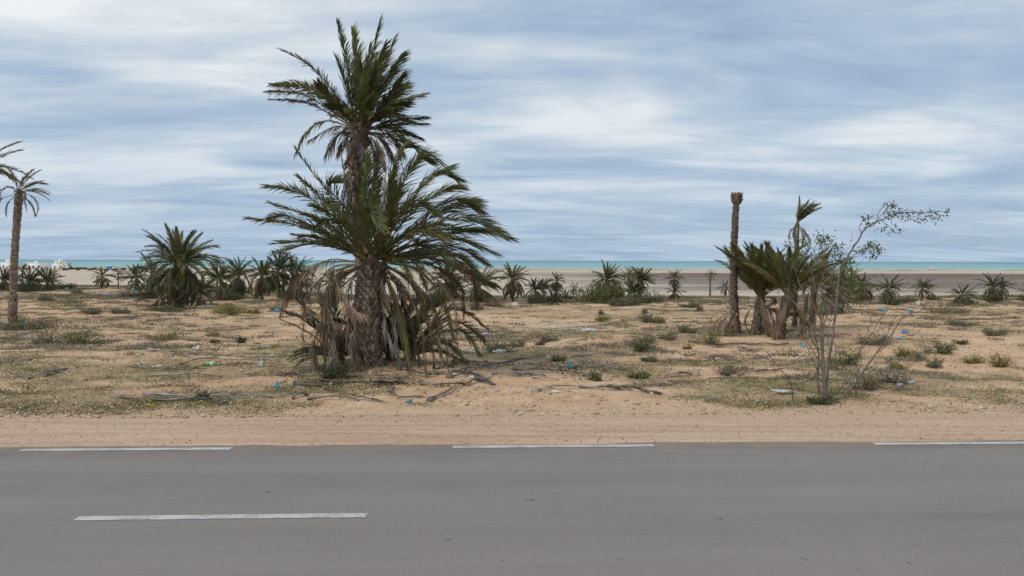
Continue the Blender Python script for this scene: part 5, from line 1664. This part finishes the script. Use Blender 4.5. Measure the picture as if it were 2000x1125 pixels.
def tufts(name, label, x, y, z, blades, hgt, wid, mats, g, spread=0.05, lean=0.8, shade=None):
    n = len(x)
    m = n * blades
    sc = np.repeat(g.uniform(0.6, 1.5, n), blades)
    bx = np.repeat(x, blades) + g.normal(0, 1, m) * spread * sc
    by = np.repeat(y, blades) + g.normal(0, 1, m) * spread * sc
    bz = np.repeat(z, blades) - 0.012
    a = g.uniform(0, 2 * math.pi, m)
    h = hgt * sc * g.uniform(0.5, 1.2, m)
    w = wid * g.uniform(0.7, 1.3, m)
    dx = np.cos(a) * w; dy = np.sin(a) * w
    tx = bx + g.normal(0, 1, m) * h * lean; ty = by + g.normal(0, 1, m) * h * lean
    V = np.stack([np.stack([bx - dx, by - dy, bz], -1), np.stack([bx + dx, by + dy, bz], -1), np.stack([tx, ty, bz + h], -1)], 1).reshape(-1, 3)
    idx = np.repeat(g.integers(0, len(mats), n), blades)
    o = obj(name, mesh_from(name, V, np.arange(3 * m).reshape(-1, 3), mats, idx))
    tag(o, label, None, None, 'stuff')


gs = np.random.default_rng(61)
x, y, z = scatter(95000, 2.5, 34, lambda x, y: vegmap(x, y) ** 1.2 * (0.25 + 0.75 * ss(0.40, 0.6, fbm(x / 1.1 + 70, y / 0.8, 3))), gs)
tufts('grass', 'low green weeds and grass in patches on the sand', x, y, z, 12, 0.030, 0.010, [MT['gr_a'], MT['gr_b'], MT['gr_a'], MT['gr_b'], MT['gr_c']], gs, 0.085, 1.0)
x, y, z = scatter(40000, 3.0, 48, lambda x, y: 0.12 + 0.55 * vegmap(x, y), gs, 1.3)
tufts('dry_grass', 'dry brown and grey litter and grass over the sand', x, y, z, 6, 0.03, 0.010, [MT['gr_d'], MT['gr_e'], MT['gr_f'], MT['gr_d']], gs, 0.08, 2.0)
x, y, z = scatter(12000, 5, 70, lambda x, y: 0.10 + 0.8 * ss(0.50, 0.64, fbm(x / 4 + 50, y / 3 + 20, 4)) + 0.35 * ss(-6, -16, x) * ss(22, 30, y), gs, 0.9)
tufts('dry_cushions', 'low grey and brown cushion plants over the far field', x, y, z, 60, 0.075, 0.018, [MT['gr_e'], MT['gr_f'], MT['gr_b'], MT['gr_e'], MT['sh_sage']], gs, 0.18, 1.1)
x, y, z = scatter(5200, 34, 78, lambda x, y: (0.55 * ss(0.42, 0.6, fbm(x / 6 + 20, y / 4, 3)) + 0.35 * ss(38, 44, y - SLOPE * x - T0 - 24 * ss(-10, -34, x))) , gs, 0.8)
tufts('edge_scrub', 'low sage scrub along the far edge of the field', x, y, z, 60, 0.17, 0.03, [MT['sh_sage'], MT['gr_e'], MT['gr_b'], MT['sh_sage'], MT['gr_f']], gs, 0.30, 0.7)


def pebbles(name, label, x, y, z, smin, smax, mats, g, p=3.0):
    n = len(x)
    s = smin + (smax - smin) * g.random(n) ** p
    D = np.array([[1, 0, 0], [-1, 0, 0], [0, 1, 0], [0, -1, 0], [0, 0, 1], [0, 0, -1.0]])
    V = D[None] * (1 + g.normal(0, 0.25, (n, 6, 1)))
    a = g.uniform(0, 6.28, n); ca, sa = np.cos(a)[:, None], np.sin(a)[:, None]
    V = np.stack([V[..., 0] * ca - V[..., 1] * sa, (V[..., 0] * sa + V[..., 1] * ca) * 0.8, V[..., 2] * 0.6], -1) * s[:, None, None]
    V = V + np.stack([x, y, z + s * 0.25], -1)[:, None]
    F = np.array([[0, 2, 4], [2, 1, 4], [1, 3, 4], [3, 0, 4], [2, 0, 5], [1, 2, 5], [3, 1, 5], [0, 3, 5]])
    FF = (F[None] + (np.arange(n) * 6)[:, None, None]).reshape(-1, 3)
    o = obj(name, mesh_from(name, V.reshape(-1, 3), FF, mats, np.repeat(g.integers(0, len(mats), n), 8)))
    tag(o, label, None, None, 'stuff')


clod = pmat('sand_clod', (0.44, 0.30, 0.19), 0.95, 0.25, 20)
dark = pmat('dark_crumb', (0.24, 0.165, 0.115), 0.95, 0.3, 20)
x, y, z = scatter(16000, 2.2, 30, lambda x, y: 0.25 + 0.75 * ss(0.45, 0.6, fbm(x / 2 + 5, y / 1.2 + 9, 3)), gs, 1.8)
pebbles('pebbles', 'small pale stones and clods over the sandy field', x, y, z, 0.010, 0.055, [MT['stone'], clod, clod], gs, 4.0)
x, y, z = scatter(9000, 0.15, 3.0, lambda x, y: 0.3 + 0.7 * ss(0.4, 0.6, fbm(x / 2, y * 2, 3)), gs, 1.0)
pebbles('gravel', 'fine gravel and crumbs on the sandy shoulder', x, y, z, 0.005, 0.017, [clod, dark, clod, dark, MT['stone']], gs, 3.0)
x, y, z = scatter(420, 2.5, 14, lambda x, y: 0.15 + 0.85 * ss(0, -6, x) , gs, 1.5)
pebbles('yellow_flowers', 'scattered small yellow flowers in the grass', x, y, z + 0.03, 0.008, 0.022, [MT['flower_y']], gs, 2.0)
# daisy patch in mid field and one near the left
c = G(1072, 636)
n = 900
xx = c.x + gs.normal(0, 1, n) * 0.85; yy = c.y + gs.normal(0, 1, n) * 1.5
pebbles('white_flowers', 'patch of tiny white flowers in mid field', xx, yy, terrain(xx, yy) + 0.05, 0.018, 0.032, [MT['flower_w']], gs, 2.0)
c = [G(294, 796), G(390, 790), G(335, 782)]
xx = np.concatenate([p.x + gs.normal(0, 0.05, 7) for p in c]); yy = np.concatenate([p.y + gs.normal(0, 0.05, 7) for p in c])
pebbles('yellow_flower_heads', 'bright yellow flower heads along the left verge', xx, yy, terrain(xx, yy) + 0.05, 0.010, 0.022, [MT['flower_y']], gs, 1.0)
print('objects', len(bpy.data.objects), 'tris', sum(len(o.data.loop_triangles) if False else len(o.data.polygons) for o in bpy.data.objects if o.type == 'MESH'))
